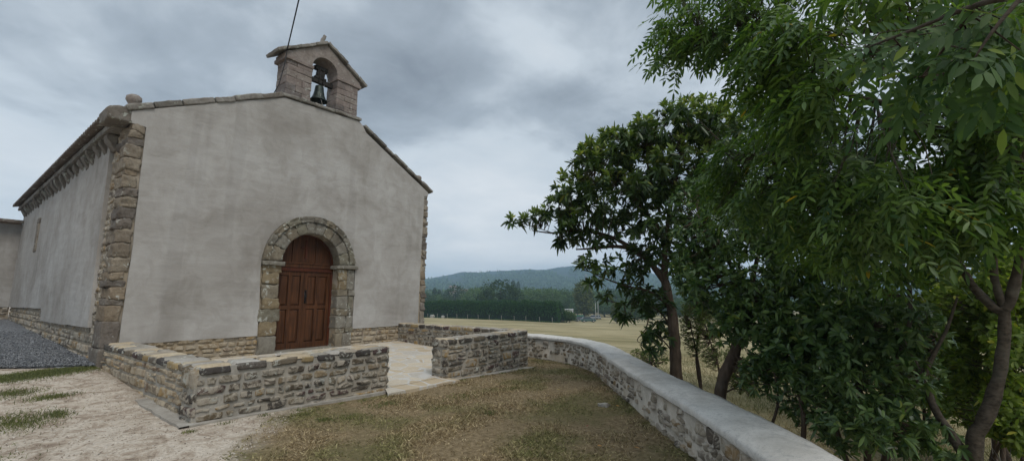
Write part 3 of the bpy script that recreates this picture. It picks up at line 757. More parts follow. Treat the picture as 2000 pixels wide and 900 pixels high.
def porch(name, label, runs, foot):
    r = empty(name, (runs[0][0], runs[0][1], -.2)); tag(r, label, 'stone wall', 'low porch walls')
    bs, bc, bt, co, bw = MB(), MB(), MB(), MB(), MB()
    for k_, a in enumerate(runs): wall_run(bw if a[0] == .02 else bs, bc, bt, co, *a[:-1], **a[-1])
    L = (runs[0][0], runs[0][1], -.2)
    for q, nm, m in ((co, 'core', M['mortar']), (bs, 'rubble_face', M['rubble_dark']), (bw, 'rubble_face', M['rubble_warm']), (bc, 'coping', M['coping_dark']), (bt, 'top_slab', M['slab_top'])):
        if not q.v: continue
        q.v = [(v[0] - L[0], v[1] - L[1], v[2] - L[2]) for v in q.v]; q.build(nm, m, r, nm != 'core', fix=(nm == 'core'))
    for (x0, x1, y0, y1, z0, z1, z2, z3) in foot:
        q = MB(); n = 30
        if abs(x1 - x0) >= abs(y1 - y0):
            for i in range(n):
                a, c = x0 + (x1 - x0) * i / n, x0 + (x1 - x0) * (i + 1) / n; za, zc = z0 + (z1 - z0) * i / n, z0 + (z1 - z0) * (i + 1) / n
                j0 = .03 * mnoise.noise(Vector((a * 3, 1, 0))); j1 = .03 * mnoise.noise(Vector((c * 3, 1, 0)))
                q.add([(a, y0 + j0, za - .1), (c, y0 + j1, zc - .1), (c, y0 + j1, zc), (a, y0 + j0, za), (a, y1, za), (c, y1, zc)], [(0, 1, 2, 3), (3, 2, 5, 4)])
        else:
            for i in range(n):
                a, c = y0 + (y1 - y0) * i / n, y0 + (y1 - y0) * (i + 1) / n; za, zc = z0 + (z1 - z0) * i / n, z0 + (z1 - z0) * (i + 1) / n
                j0 = .05 * mnoise.noise(Vector((a * 3, 1, 0))); j1 = .05 * mnoise.noise(Vector((c * 3, 1, 0)))
                q.add([(x0 + j0, a, za - .1), (x0 + j1, c, zc - .1), (x0 + j1, c, zc), (x0 + j0, a, za), (x1, a, za), (x1, c, zc)], [(0, 3, 2, 1), (3, 4, 5, 2)])
        q.v = [(v[0] - L[0], v[1] - L[1], v[2] - L[2]) for v in q.v]; q.build('footing', M['footing'], r, False, fix=False)
# left L: side run (outer face towards -x) and front run (outer face towards -y)
porch('porch_wall', 'longer low rubble wall left of the porch opening, in front of the door', [
    (.02, -.02, .02, -4.93, .48, .0, .5, 'oi', dict(zb2=-.2)),
    (.0, -5.0, 2.97, -5.02, .46, -.2, .515, 'oi', dict(ends='se', zb2=-.27)),
], [(-.05, 3.0, -5.09, -4.97, -.165, -.245, 0, 0), (-.14, .05, -5.08, -3.0, -.166, -.115, 0, 0)])
porch('porch_wall', 'shorter low rubble wall right of the porch opening with ochre stones', [
    (4.32, -5.16, 7.40, -5.0, .46, -.25, .54, 'oi', dict(ends='s', zb2=-.42)),
    (7.44, -4.98, 7.60, .0, .42, -.4, .56, 'oi', {}),
], [(4.28, 7.5, -5.24, -5.05, -.25, -.375, 0, 0)])
# paving of the porch
T = NT('flagstone'); v = T.n('ShaderNodeTexVoronoi', Vector=T.scaled(1, 1, 0, T.n('ShaderNodeVectorMath', _operation='ADD').outputs[0]), Scale=2.3)
co = T.co; nz = T.n('ShaderNodeTexNoise', Vector=co, Scale=2.0, Detail=3.0)
vm = T.n('ShaderNodeVectorMath', _operation='MULTIPLY_ADD'); T.nt.links.new(nz.outputs['Color'], vm.inputs[0]); vm.inputs[1].default_value = (.35, .35, 0); T.nt.links.new(co, vm.inputs[2])
v = T.n('ShaderNodeTexVoronoi', Vector=T.scaled(1, 1, 0, vm.outputs[0]), Scale=2.4); ve = T.n('ShaderNodeTexVoronoi', _feature='DISTANCE_TO_EDGE', Vector=T.scaled(1, 1, 0, vm.outputs[0]), Scale=2.4)
cc = T.n('ShaderNodeSeparateXYZ', Vector=v.outputs['Color']).outputs[0]
c = T.ramp(cc, [(0, (.46, .37, .25)), (.3, (.55, .48, .37)), (.55, (.46, .43, .38)), (.8, (.58, .50, .38)), (1, (.40, .31, .2))])
c = T.mix(T.mr(T.noise(9, 5, .65), .4, .7, 0, .35), c, (.34, .26, .17))
edge = T.val(ve.outputs['Distance'], .03, .055)
c = T.mix(edge, (.52, .50, .46), c)
T.bsdf(c, .8, T.math('ADD', edge, T.noise(12, 4)), .5, .012, .3)
V = []; nx, ny = 40, 30
for j in range(ny + 1):
    for i in range(nx + 1):
        x = .4 + (7.3 - .4) * i / nx; y_ = -5.0 + 5.02 * j / ny; V.append((x, y_, -.01 - .2 * (-y_ / 5) + .004 * mnoise.noise(Vector((x * 4, y_ * 4, 0)))))
n1 = len(V)
i_ = np.arange((nx + 1) * (ny + 1)).reshape(ny + 1, nx + 1)
Fc = np.stack([i_[:-1, :-1].ravel(), i_[:-1, 1:].ravel(), i_[1:, 1:].ravel(), i_[1:, :-1].ravel()], 1).tolist()
V += [(2.93, -4.99, -.214), (4.36, -4.99, -.214), (4.40, -5.42, -.232), (2.75, -5.30, -.232), (2.75, -5.30, -.4), (4.40, -5.42, -.4)]
Fc += [(n1 + 3, n1 + 2, n1 + 1, n1), (n1 + 4, n1 + 5, n1 + 2, n1 + 3)]
me = bpy.data.meshes.new('paving'); me.from_pydata(V, [], Fc); tag(link('porch_floor', me, T.mat), kind='structure')

# ------------------------------------------------------------------ churchyard wall with concrete cap
def catmull(P, n=8):
    P = [Vector(p) for p in P]; out = []
    for i in range(len(P) - 1):
        p0 = P[max(i - 1, 0)]; p1 = P[i]; p2 = P[i + 1]; p3 = P[min(i + 2, len(P) - 1)]
        for k in range(n):
            t = k / n; out.append(.5 * ((2 * p1) + (p2 - p0) * t + (2 * p0 - 5 * p1 + 4 * p2 - p3) * t * t + (3 * p1 - p0 - 3 * p2 + p3) * t ** 3))
    out.append(P[-1]); return out
IN = [(9.6, 14, 0), (9.35, 3, 0), (9.0, -2.6, 0), (8.78, -4.4, 0), (8.3, -5.75, 0), (7.35, -6.85, 0), (5.7, -8.05, 0), (4.28, -9.12, 0), (2.78, -10.28, 0), (1.95, -10.88, 0), (1.38, -11.25, 0), (.3, -12.05, 0), (-2.6, -14.2, 0)]
cv = catmull(IN, 10)
S = [0]
for a, c_ in zip(cv[:-1], cv[1:]): S.append(S[-1] + (c_ - a).length)
def on(s):
    s = max(0, min(S[-1] - 1e-6, s)); i = max(k for k in range(len(S)) if S[k] <= s); i = min(i, len(cv) - 2)
    t = (s - S[i]) / (S[i + 1] - S[i]); p = cv[i].lerp(cv[i + 1], t); d = (cv[i + 1] - cv[i]).normalized()
    a0 = (cv[i] - cv[i - 1]).normalized() if i > 0 else d; a1 = (cv[i + 2] - cv[i + 1]).normalized() if i + 2 < len(cv) else d
    dd = ((a0 + d).normalized()).lerp((d + a1).normalized(), t).normalized()
    return p, Vector((-dd.y, dd.x, 0))      # normal away from the churchyard
ZT = .255; TH = .52
yw = empty('churchyard_wall', (4.28, -9.12, -.28)); tag(yw, 'long curving low stone wall with a smooth pale concrete cap round the grass', 'stone wall')
org = Vector((4.28, -9.12, -.28))
def ymap(u, v, d): p, n = on(u); return p - n * (d - .02) + Vector((0, 0, v)) - org
core = MB(); N = 260; prof = []
for k in range(N + 1):
    s = S[-1] * k / N; p, n = on(s); 
    row = [p + n * .02 + Vector((0, 0, -1.0)), p + n * .02 + Vector((0, 0, ZT - .07)), p + n * (TH - .02) + Vector((0, 0, ZT - .07)), p + n * (TH - .02) + Vector((0, 0, -1.4))]
    prof.append([tuple(q - org) for q in row])
vs = [q for r in prof for q in r]; fs = [(k * 4 + i, k * 4 + i + 1, k * 4 + 5 + i, k * 4 + 4 + i) for k in range(N) for i in range(3)]
core.add(vs, fs); core.build('core', M['mortar_pale'], yw, True)
st = MB(); st.rubble(ymap, 1.0, S[-1] - .5, -.42, ZT - .085, h=(.07, .20), w=(.08, .26), gap=.03, prot=.026, rough=2.4, miss=.2, nu=6, nv=5)
st.build('rubble_face', M['rubble_pale'], yw)
cap = MB(); sec = [(-.012, -.075), (-.02, -.02), (.0, .0), (.07, .012), (TH * .5, .022), (TH - .06, .012), (TH + .01, -.005), (TH + .025, -.07)]
vs = []; N = 420
for k in range(N + 1):
    s = S[-1] * k / N; p, n = on(s)
    for (a, z) in sec:
        q = p + n * (a + .022 * mnoise.noise(Vector((s * 2.2, a * 9, 0))) + .008 * mnoise.noise(Vector((s * 9, a * 9, 0)))) + Vector((0, 0, ZT + z + .012 * mnoise.noise(Vector((s * 3, a * 5, 4))) + .005 * mnoise.noise(Vector((s * 11, a * 16, 4))))); vs.append(tuple(q - org))
w = len(sec); cap.add(vs, [(k * w + i, k * w + i + 1, k * w + w + i + 1, k * w + w + i) for k in range(N) for i in range(w - 1)])
cap.build('cap', M['cap'], yw)
# ------------------------------------------------------------------ turf
def turf():
    N = 300000
    # sample in camera-facing polar area so density falls with distance
    r = rng.uniform(0, 1, N) ** .75 * 10.5 + 3.0; az = rng.uniform(math.radians(-38), math.radians(48), N)
    fwd = YAW
    x = CX + r * np.sin(fwd + az); y = CY + r * np.cos(fwd + az)
    d = seg_d(x, y, [(p[0], p[1]) for p in IN])
    s = (y + 6.75) - (x + .4) * 1.0
    nzv = np.array([mnoise.noise(Vector((a * 1.3, b_ * 1.3, 0))) for a, b_ in zip(x, y)])
    ok = (d < -.02) & (s + nzv * .9 < .1) & ~((y > -5.22) & (x > -.1) & (x < 7.45)) & (x < 9)
    thin = np.clip(.75 + nzv * 1.6, .25, 1); ok &= rng.random(N) < thin
    x, y, nzv = x[ok], y[ok], nzv[ok]
    h = rng.uniform(.02, .07, len(x)) * (1 + np.clip(nzv, -.4, .6)); 
    ori = rng.normal(size=(len(x), 3)); ori[:, 2] = np.abs(ori[:, 2]) * .6 + .25
    T = NT('dry_turf'); isl = T.island(); n = T.noise(.8, 4); n2 = T.noise(2.3, 4)
    dry = T.ramp(isl, [(0, (.10, .066, .036)), (.35, (.23, .165, .088)), (.75, (.38, .29, .165)), (1, (.58, .47, .29))])
    grn = T.ramp(isl, [(0, (.075, .085, .028)), (.5, (.16, .16, .058)), (1, (.34, .31, .14))])
    gm = T.math('ADD', T.mr(n, .44, .58, .08, .85), T.mr(n2, .55, .7, 0, .3))
    c = T.mix(gm, dry, grn)
    b = T.n('ShaderNodeBsdfPrincipled'); T.set(b.inputs['Base Color'], c); b.inputs['Roughness'].default_value = .8; b.inputs['Specular IOR Level'].default_value = .15
    T.nt.links.new(b.outputs[0], T.out.inputs['Surface'])
    z = ground_z(x, y) - .002
    V, Fc = leaves(np.stack([x, y, z], 1), ori, rng.normal(size=(len(x), 3)), h, rng.uniform(.005, .015, len(x)), .1, (np.array([(0, .5, 0), (0, -.5, 0), (1, 0, 0)]), np.array([(0, 1, 2)])))
    o = link('dry_grass', mesh_np('dry_grass', V, Fc, False), T.mat); tag(o, 'short dry brown and olive turf in front of the porch walls', 'grass', kind='stuff')
turf()
def green():
    parts = []
    spots = [(-.75, -.15, .75, .42, 7000), (-.35, .02, .35, .2, 1800), (-1.25, -.5, .5, .4, 3500), (-1.3, -3.3, .35, .5, 1500), (-1.25, -1.7, .35, .3, 1000), (-.95, -3.2, .14, .25, 500), (-.9, -2.2, .3, .15, 700), (-.1, -5.3, .09, .07, 60), (1.15, -5.45, .12, .08, 90), (2.4, -5.75, .35, .18, 350), (1.6, -6.0, .3, .15, 220), (3.5, -6.4, .5, .3, 300), (4.6, -6.6, .2, .15, 120), (1.25, -5.9, .1, .07, 160), (2.95, -7.4, .15, .1, 150), (-1.9, -4.9, .5, .5, 800)]
    spots += [(x_, -5.22 + g_, .12, .05, 45) for x_, g_ in ((.3, .0), (.8, 0), (1.3, -.01), (1.9, 0), (2.3, -.02), (4.6, -.12), (5.2, -.1), (5.9, -.1), (6.6, -.1), (7.2, -.1))]
    for k in range(34):
        p_, n_ = on(S[-1] * (.18 + .66 * k / 34)); p_ = p_ - n_ * rnd.uniform(.03, .12); spots.append((p_.x, p_.y, rnd.uniform(.08, .3), .06, rnd.randint(12, 60)))
    for (x, y, sx_, sy_, n) in spots:
        px = x + rng.normal(size=n) * sx_ * .5; py = y + rng.normal(size=n) * sy_ * .5
        keep = ~((px > -.03) & (py > -5.15)); px, py = px[keep], py[keep]; n = len(px)
        o = rng.normal(size=(n, 3)) * .5; o[:, 2] = np.abs(o[:, 2]) + .6
        parts.append(leaves(np.stack([px, py, ground_z(px, py)], 1), o, rng.normal(size=(n, 3)), rng.uniform(.025, .075, n), rng.uniform(.004, .008, n), .25, (np.array([(0, .5, 0), (0, -.5, 0), (.6, -.35, 0), (.6, .35, 0), (1, 0, 0)]), np.array([(0, 1, 2), (0, 2, 3), (3, 2, 4)]))))
    V, Fc = cat(parts)
    o = link('green_grass', mesh_np('green_grass', V, Fc), m_leaf('green_blade', (.05, .065, .022), (.17, .18, .075), None, .2, .6, .2)); tag(o, 'tufts of green grass on the sandy ground and lawn', 'grass', kind='stuff')
green()
def crumbs():
    N = 15000; x = rng.uniform(-2.2, 2.2, N); y = rng.uniform(-7.6, .2, N); s = (y + 6.75) - (x + .4)
    ok = (s > -.2) & ~((x > -.05) & (y > -5.15)); x, y = x[ok], y[ok]; n = len(x)
    V, Fc = leaves(np.stack([x, y, ground_z(x, y) - .002], 1), rng.normal(size=(n, 3)) * (1, 1, .15), np.tile((0, 0, 1.), (n, 1)), rng.uniform(.008, .052, n) * rng.uniform(.15, 1, n), rng.uniform(.008, .026, n), 0, (np.array([(0, 0, 0), (.4, .5, .1), (1, .1, 0), (.5, -.5, .1), (.5, 0, .5)]), np.array([(0, 1, 4), (1, 2, 4), (2, 3, 4), (3, 0, 4)])))
    T = NT('earth_crumb'); T.bsdf(T.ramp(T.island(), [(0, (.16, .12, .09)), (.5, (.33, .28, .22)), (1, (.55, .5, .43))]), .95)
    o = link('loose_stones', mesh_np('loose_stones', V, Fc, False), T.mat); tag(o, 'crumbs of stone and earth scattered on the pale sandy ground', 'loose stones', kind='stuff')
crumbs()
# fallen leaves
fl = [(4.88, -7.48, 'yellow', .10), (2.57, -9.35, 'orange', .07), (3.88, -9.0, 'yellow', .08), (4.37, -8.79, 'orange', .06), (3.16, -8.85, 'red', .05), (3.42, -9.3, 'red', .06), (2.75, -9.72, 'orange', .07), (5.97, -7.41, 'pale', .08), (5.81, -8.03, 'yellow', .06), (6.25, -6.32, 'pale', .07)]
fc = dict(yellow=(.50, .40, .06), orange=(.48, .24, .07), red=(.22, .05, .03), pale=(.50, .44, .26))
FM = {k: m_plain('fallen_leaf_' + k, v, .7) for k, v in fc.items()}
LN = {0: 'bright yellow fallen leaf lying alone on the middle of the lawn', 1: 'orange fallen leaf nearest the bottom edge of the lawn', 2: 'yellow fallen leaf near the foot of the curving wall, above the red ones', 3: 'small orange fallen leaf close to the pale stone at the wall foot', 4: 'small red fallen leaf farthest from the curving wall', 5: 'red brown fallen leaf between the wall foot and the orange leaves', 6: 'orange fallen leaf at the wall foot nearest the camera', 7: 'pale dry leaf on the lawn beyond the bright yellow leaf', 8: 'small yellow leaf by the bend of the curving wall', 9: 'pale dry leaf near the right end of the short porch wall'}
for i, (x, y_, k, L) in enumerate(fl):
    a = rnd.uniform(0, 6.28)
    V, Fc = leaves([(0, 0, .012)], [(math.cos(a), math.sin(a), .35)], [(rnd.uniform(-.3, .3), 0, 1)], L, L * .62, .1)
    o = link('fallen_leaf', mesh_np('fallen_leaf', V, Fc), FM[k]); o.location = (x, y_, gz(x, y_) + .012); tag(o, LN[i], 'fallen leaf', 'fallen leaves on the lawn')
b = MB(); b.block(-.10, .10, -.07, .07, -.04, .028, .3, .03, 6, 3); o = b.build('field_stone', M['slab_top']); o.location = (4.35, -8.55, gz(4.35, -8.55)); tag(o, 'pale flat stone half sunk in the grass at the wall foot', 'stone')

# ------------------------------------------------------------------ trees near the wall
def curve_pts(P, n=6): return catmull(P, n)
def interp(r, n): return [r[0] + (r[-1] - r[0]) * i / (n - 1) for i in range(n)] if len(r) == 2 else list(np.interp(np.linspace(0, 1, n), np.linspace(0, 1, len(r)), r))
def limb(mb, P, r, n=9, bump=.25):
    c = curve_pts(P, 6); mb.tube(c, interp(r, len(c)), n, bump=bump); return c
def blob_pts(blobs, seed):
    """sample tips in ellipsoidal clumps: (px, py, dist, rx_px, ry_px, depth, count)"""
    g = np.random.default_rng(seed); out = []; cen = []
    for (px, py, D, rx, ry, dz, n) in blobs:
        c = np.array(atd(px, py, D)); cen.append(c)
        hole = [(1395, 165, 62, 14), (1685, 215, 26, 40), (1720, 18, 28, 20), (1668, 60, 24, 16), (1812, 296, 28, 14), (1775, 268, 14, 10), (1745, 105, 12, 14), (1842, 250, 12, 8)]
        dep = math.cos(math.atan((px - 1000) / F)) * D; s = dep / F
        q = norm(g.normal(size=(n, 3))) * (g.uniform(.25, 1, (n, 1)) ** .45)
        d = ray(px, py).normalized(); R = Vector((math.cos(YAW), -math.sin(YAW), 0)); U = R.cross(d).normalized()
        keep = np.ones(n, bool)
        for (hx, hy, ha, hb) in hole: keep &= (((px + q[:, 0] * rx - hx) / (ha + 15)) ** 2 + ((py - q[:, 1] * ry - hy) / (hb + 15)) ** 2) > 1
        q = q[keep]
        if not len(q): continue
        out.append(c + q[:, :1] * rx * s * np.array(R) + q[:, 1:2] * ry * s * np.array(U) + q[:, 2:3] * dz * np.array(d))
    return out, cen
def rosettes(P, n, L, Wd, spread=.9, droop=.3, up=.5, g=rng, outward=None):
    P = np.asarray(P); k = len(P)
    ax = norm(g.normal(size=(k, 3)) * .6 + np.array([0, 0, up]) + (outward if outward is not None else 0))
    pos = np.repeat(P, n, 0); a = np.repeat(ax, n, 0); rd = norm(np.cross(a, g.normal(size=(k * n, 3))))
    sp = g.uniform(.35, 1.0, (k * n, 1)) * spread
    d = norm(a * (1 - sp * .8) + rd * sp)
    pos = pos + a * g.uniform(-.35, .35, (k * n, 1)) * L * .6
    return leaves(pos, d, a + .3 * g.normal(size=a.shape), L * g.uniform(.65, 1.1, k * n), Wd * g.uniform(.75, 1.1, k * n), droop * g.uniform(.2, 1.6, k * n))
def twigs(mb, tips, src, r0=.01, r1=.003, sag=.06, n=4, frac=1.0):
    for p in tips:
        if rnd.random() > frac: continue
        p = Vector(p); q = min(src, key=lambda s: (s - p).length_squared)
        m = q.lerp(p, .5) + Vector((rnd.uniform(-.05, .05), rnd.uniform(-.05, .05), -sag * (p - q).length + rnd.uniform(-.03, .03)))
        mb.tube([q, m, p], [r0, (r0 + r1) / 2, r1], n, cap=False)
bark_a = m_bark('brown_bark', (.05, .036, .026), (.13, .097, .072)); bark_b = m_bark('ash_bark', (.034, .028, .021), (.11, .09, .07), True)
def near_tree(name, label, base, limbs, crown_mesh, crown_mat, tipsets, bark, tw=(.009, .003), frac=1.0, group=None, cat_='tree', cn='crown'):
    r = empty(name, base); tag(r, label, cat_, group); B = Vector(base)
    mb = MB(); src = []
    for (P, rr) in limbs:
        c = limb(mb, [Vector(p) for p in P], rr); src += c[len(c) // 4:]
    for tips in tipsets: twigs(mb, tips, src, *tw, frac=frac)
    mb.v = [(v[0] - B.x, v[1] - B.y, v[2] - B.z) for v in mb.v]; mb.build('trunk', bark, r)
    V, Fc = crown_mesh; link(cn, mesh_np(cn, V - np.array(base), Fc), crown_mat, r)
    return r

# A: broad leaved evergreen (loquat like) with its branch reaching left
A = 8.4
blobsA = [(1006, 432, A, 16, 12, .2, 6), (1045, 425, A, 28, 16, .3, 14), (1082, 408, A, 34, 26, .5, 24), (1120, 375, A, 40, 44, .7, 46), (1165, 330, A, 52, 52, .9, 70), (1150, 300, A, 30, 28, .6, 26),
          (1205, 290, A + .2, 45, 42, .9, 62), (1245, 275, A + .2, 55, 40, 1.0, 66), (1300, 245, A + .2, 60, 42, 1.1, 76), (1355, 230, A, 50, 48, 1.0, 66), (1405, 250, A, 50, 50, 1.0, 60),
          (1195, 385, A, 70, 56, 1.0, 92), (1265, 350, A, 70, 60, 1.1, 100), (1330, 330, A, 70, 70, 1.1, 100), (1390, 340, A, 60, 70, 1.0, 60), (1140, 430, A, 52, 24, .7, 42), (1110, 462, A, 34, 16, .4, 18), (1170, 470, A, 24, 12, .4, 10),
          (1290, 440, A, 60, 44, 1.0, 44), (1225, 440, A, 40, 26, .6, 22), (1150, 515, A - .6, 22, 16, .3, 10), (1185, 522, A - .6, 24, 14, .3, 8), (1158, 545, A - .6, 16, 10, .2, 5), (1250, 510, A, 45, 34, .6, 30), (1295, 500, A, 40, 40, .6, 26),
          (1240, 560, A, 34, 28, .5, 18), (1185, 578, A - .4, 12, 9, .2, 4), (1280, 590, A, 38, 34, .5, 24), (1225, 605, A, 22, 18, .4, 8), (1290, 655, A, 30, 30, .4, 12), (1268, 668, A - .6, 16, 24, .25, 9)]
blobsA = [b_[:6] + (int(b_[6] * 1.22),) for b_ in blobsA]
tA, cA = blob_pts(blobsA, 3)
bA = (5.95, -9.28, -.75); q = lambda px, py, D=A: atd(px, py, D)
limbsA = [([bA, q(1322, 738), q(1318, 680), q(1312, 610), q(1297, 545)], [.12, .098, .072]), ([q(1298, 550), q(1262, 505), q(1215, 482), q(1160, 485), q(1125, 487)], [.06, .012]),
          ([q(1262, 506), q(1200, 465), q(1130, 450), q(1080, 455), q(1040, 450)], [.045, .008]), ([q(1298, 548), q(1300, 480), q(1310, 400), q(1330, 300)], [.07, .02]), ([q(1300, 470), q(1250, 400), q(1200, 350), q(1160, 330)], [.04, .01]),
          ([q(1305, 440), q(1340, 360), q(1380, 280)], [.04, .012]), ([q(1290, 420), q(1270, 350), q(1260, 290)], [.03, .01]), ([q(1310, 600), q(1270, 570), q(1230, 560), q(1185, 545), q(1150, 530)], [.03, .006]),
          ([q(1312, 640), q(1290, 610), q(1270, 600), q(1200, 590)], [.02, .005]), ([q(1316, 690), q(1300, 670), q(1280, 650)], [.018, .005]), ([q(1270, 600), q(1262, 640), q(1245, 662), q(1252, 670)], [.012, .004]), ([q(1000, 432), q(1040, 442), q(1080, 455)], [.005, .009])]
outw = np.concatenate(tA)
# each clump's upper tips get a paler, yellower leaf colour
tops = np.concatenate([(t_[:, 2] > np.quantile(t_[:, 2], .62)) for t_ in tA]) & (outw[:, 2] > 2.9)
crA = rosettes(outw[~tops], 12, .175, .056, 1.0, .45, .4); crY = rosettes(outw[tops], 13, .165, .052, .85, .12, 1.1)
leafA = m_leaf('glossy_evergreen_leaf', (.016, .036, .012), (.06, .10, .028), (.20, .21, .05), .22, .4, .35, .95)
near_tree('evergreen_tree', 'glossy broad leaved tree with a straight trunk behind the wall, its branch reaching left', bA, limbsA, crA, leafA, tA, bark_a, (.008, .003), .8)
link('upper_leaves', mesh_np('upper_leaves', crY[0] - np.array(bA), crY[1]), m_leaf('pale_evergreen_leaf', (.06, .10, .025), (.20, .26, .07), (.32, .32, .10), .3, .45, .35, .9), bpy.data.objects['evergreen_tree'])

# B: laurel bush hanging over the wall
blobsB = [(1350, 400, 7.2, 44, 56, .5, 150), (1360, 470, 7.0, 50, 50, .6, 200), (1350, 530, 6.8, 44, 50, .6, 170), (1400, 370, 7.2, 50, 40, .5, 120), (1420, 440, 6.8, 70, 70, .8, 170), (1400, 560, 6.5, 75, 60, .8, 190), (1470, 520, 6.3, 80, 80, .9, 220), (1500, 430, 6.3, 80, 70, .8, 170), (1560, 500, 6.0, 80, 80, .9, 200),
          (1480, 620, 6.2, 75, 50, .7, 170), (1560, 610, 6.0, 80, 70, .8, 200), (1430, 640, 6.3, 45, 35, .5, 60), (1640, 560, 5.8, 80, 80, .8, 200), (1580, 700, 5.8, 80, 55, .7, 150), (1650, 660, 5.6, 80, 60, .7, 160), (1530, 680, 6.0, 55, 40, .5, 110), (1500, 720, 6.3, 40, 36, .4, 70), (1600, 640, 5.9, 80, 60, .6, 120)]
tB, cB = blob_pts(blobsB, 5)
bB = tuple(atd(1400, 790, 6.9)); bB = (bB[0], bB[1], -.8); q = lambda px, py, D=6.7: atd(px, py, D)
limbsB = [([bB, q(1408, 762), q(1430, 700), q(1455, 640), q(1480, 560)], [.085, .07, .04]), ([q(1430, 700), q(1445, 600), q(1420, 500), q(1370, 430)], [.05, .012]), ([q(1470, 600), q(1530, 540), q(1600, 500)], [.045, .012]), ([q(1450, 640), q(1520, 640), q(1600, 640)], [.035, .01]), ([q(1460, 600), q(1480, 500), q(1500, 420)], [.04, .01])]
crB = rosettes(np.concatenate(tB), 9, .105, .040, 1.0, .3, .3)
leafB = m_leaf('laurel_leaf', (.022, .056, .022), (.10, .165, .052), (.17, .21, .05), .22, .38, .4, .93)
near_tree('laurel_bush', 'dense dark laurel with a leaning trunk overhanging the middle of the curving wall', bB, limbsB, crB, leafB, tB, bark_a, (.006, .002), .35, cat_='bush')

# B2: darker privet like shrub lower right, with several thin stems
blobsC = [(1560, 770, 5.9, 60, 50, .5, 60), (1620, 760, 5.6, 70, 60, .6, 110), (1690, 740, 5.4, 80, 70, .7, 150), (1650, 830, 5.2, 60, 50, .5, 80), (1740, 830, 5.2, 80, 60, .6, 130), (1770, 720, 5.5, 70, 70, .6, 110), (1720, 640, 5.6, 80, 60, .6, 120), (1790, 640, 5.5, 60, 50, .5, 70), (1480, 740, 6.2, 40, 40, .4, 26), (1830, 860, 5.4, 50, 40, .5, 34)]
tC, cC = blob_pts(blobsC, 8)
bC = tuple(atd(1700, 960, 5.6)); bC = (bC[0], bC[1], -.85); q = lambda px, py, D=5.6: atd(px, py, D)
limbsC = [([bC, q(1690, 850), q(1680, 740), q(1700, 640)], [.04, .012]), ([bC, q(1740, 840), q(1790, 740), q(1830, 660)], [.04, .012]), ([q(1560, 930), q(1570, 830), q(1560, 760), q(1550, 690)], [.03, .01]), ([bC, q(1640, 860), q(1620, 760), q(1600, 700)], [.03, .01]), ([q(1500, 850, 6.0), q(1520, 780, 6.0), q(1505, 700, 6.0)], [.02, .006])]
crC = rosettes(np.concatenate(tC), 9, .095, .034, 1.0, .3, .25)
leafC = m_leaf('dark_shrub_leaf', (.026, .058, .022), (.10, .155, .05), (.16, .19, .05), .2, .4, .35, .95)
near_tree('shrub', 'dark leafy shrub with thin stems behind the wall end, under the ash branches', bC, limbsC, crC, leafC, tC, bark_a, (.006, .002), .4, cat_='bush')

# C: ash tree with pinnate leaves overhanging from the right
def pinnate(P, g, L=.24, n=5, lw=(.085, .028), droop=.6, outdir=None, fan=None):
    P = np.asarray(P); k = len(P); d = g.normal(size=(k, 3)); d[:, 2] = d[:, 2] * .35 - .45; d *= (.45 if outdir is not None else 1)
    if outdir is not None: d = d + outdir
    d = norm(d); up = norm(np.array([0, 0, 1.]) + .35 * g.normal(size=(k, 3)))
    if fan is not None:      # sprays spread flat like shingles, tips pointing outwards and down from the bough
        Rr, Uu, Vv = fan; an = np.radians(g.uniform(165, 285, (k, 1))); d = norm(np.cos(an) * Rr + np.sin(an) * Uu + .25 * g.normal(size=(k, 3))); up = norm(-Vv * .8 + np.array([0, 0, .45]) + .22 * g.normal(size=(k, 3)))
    side = norm(np.cross(up, d)); nr = np.cross(d, side)
    Ls = L * g.uniform(.7, 1.15, (k, 1)); parts = []; stalks = []
    def at(t): p = P + d * Ls * t; p = p.copy(); p[:, 2] -= droop * (Ls[:, 0]) * t * t * .5; return p
    for i in range(n):
        t = .22 + .68 * i / (n - 1) if n > 1 else .5
        p = at(t); fall = (1 - .25 * abs(i / (n - 1) - .45))
        for sg in (1, -1):
            ld = norm(d * .55 + side * sg * .85 + nr * .05 + .12 * g.normal(size=(k, 3)))
            parts.append(leaves(p, ld, nr + .2 * g.normal(size=(k, 3)), lw[0] * fall * g.uniform(.85, 1.1, k), lw[1] * g.uniform(.85, 1.1, k), .22))
    parts.append(leaves(at(.98), d - np.array([0, 0, .4]), nr, lw[0] * 1.05, lw[1] * 1.1, .2))
    # midrib as a thin ribbon
    T = np.array([(0, .5, 0), (0, -.5, 0), (1, -.3, 0), (1, .3, 0)]); parts.append(leaves(P, d, up, Ls[:, 0], .004, droop * .5, (T, np.array([(0, 1, 2), (0, 2, 3)]))))
    return cat(parts)
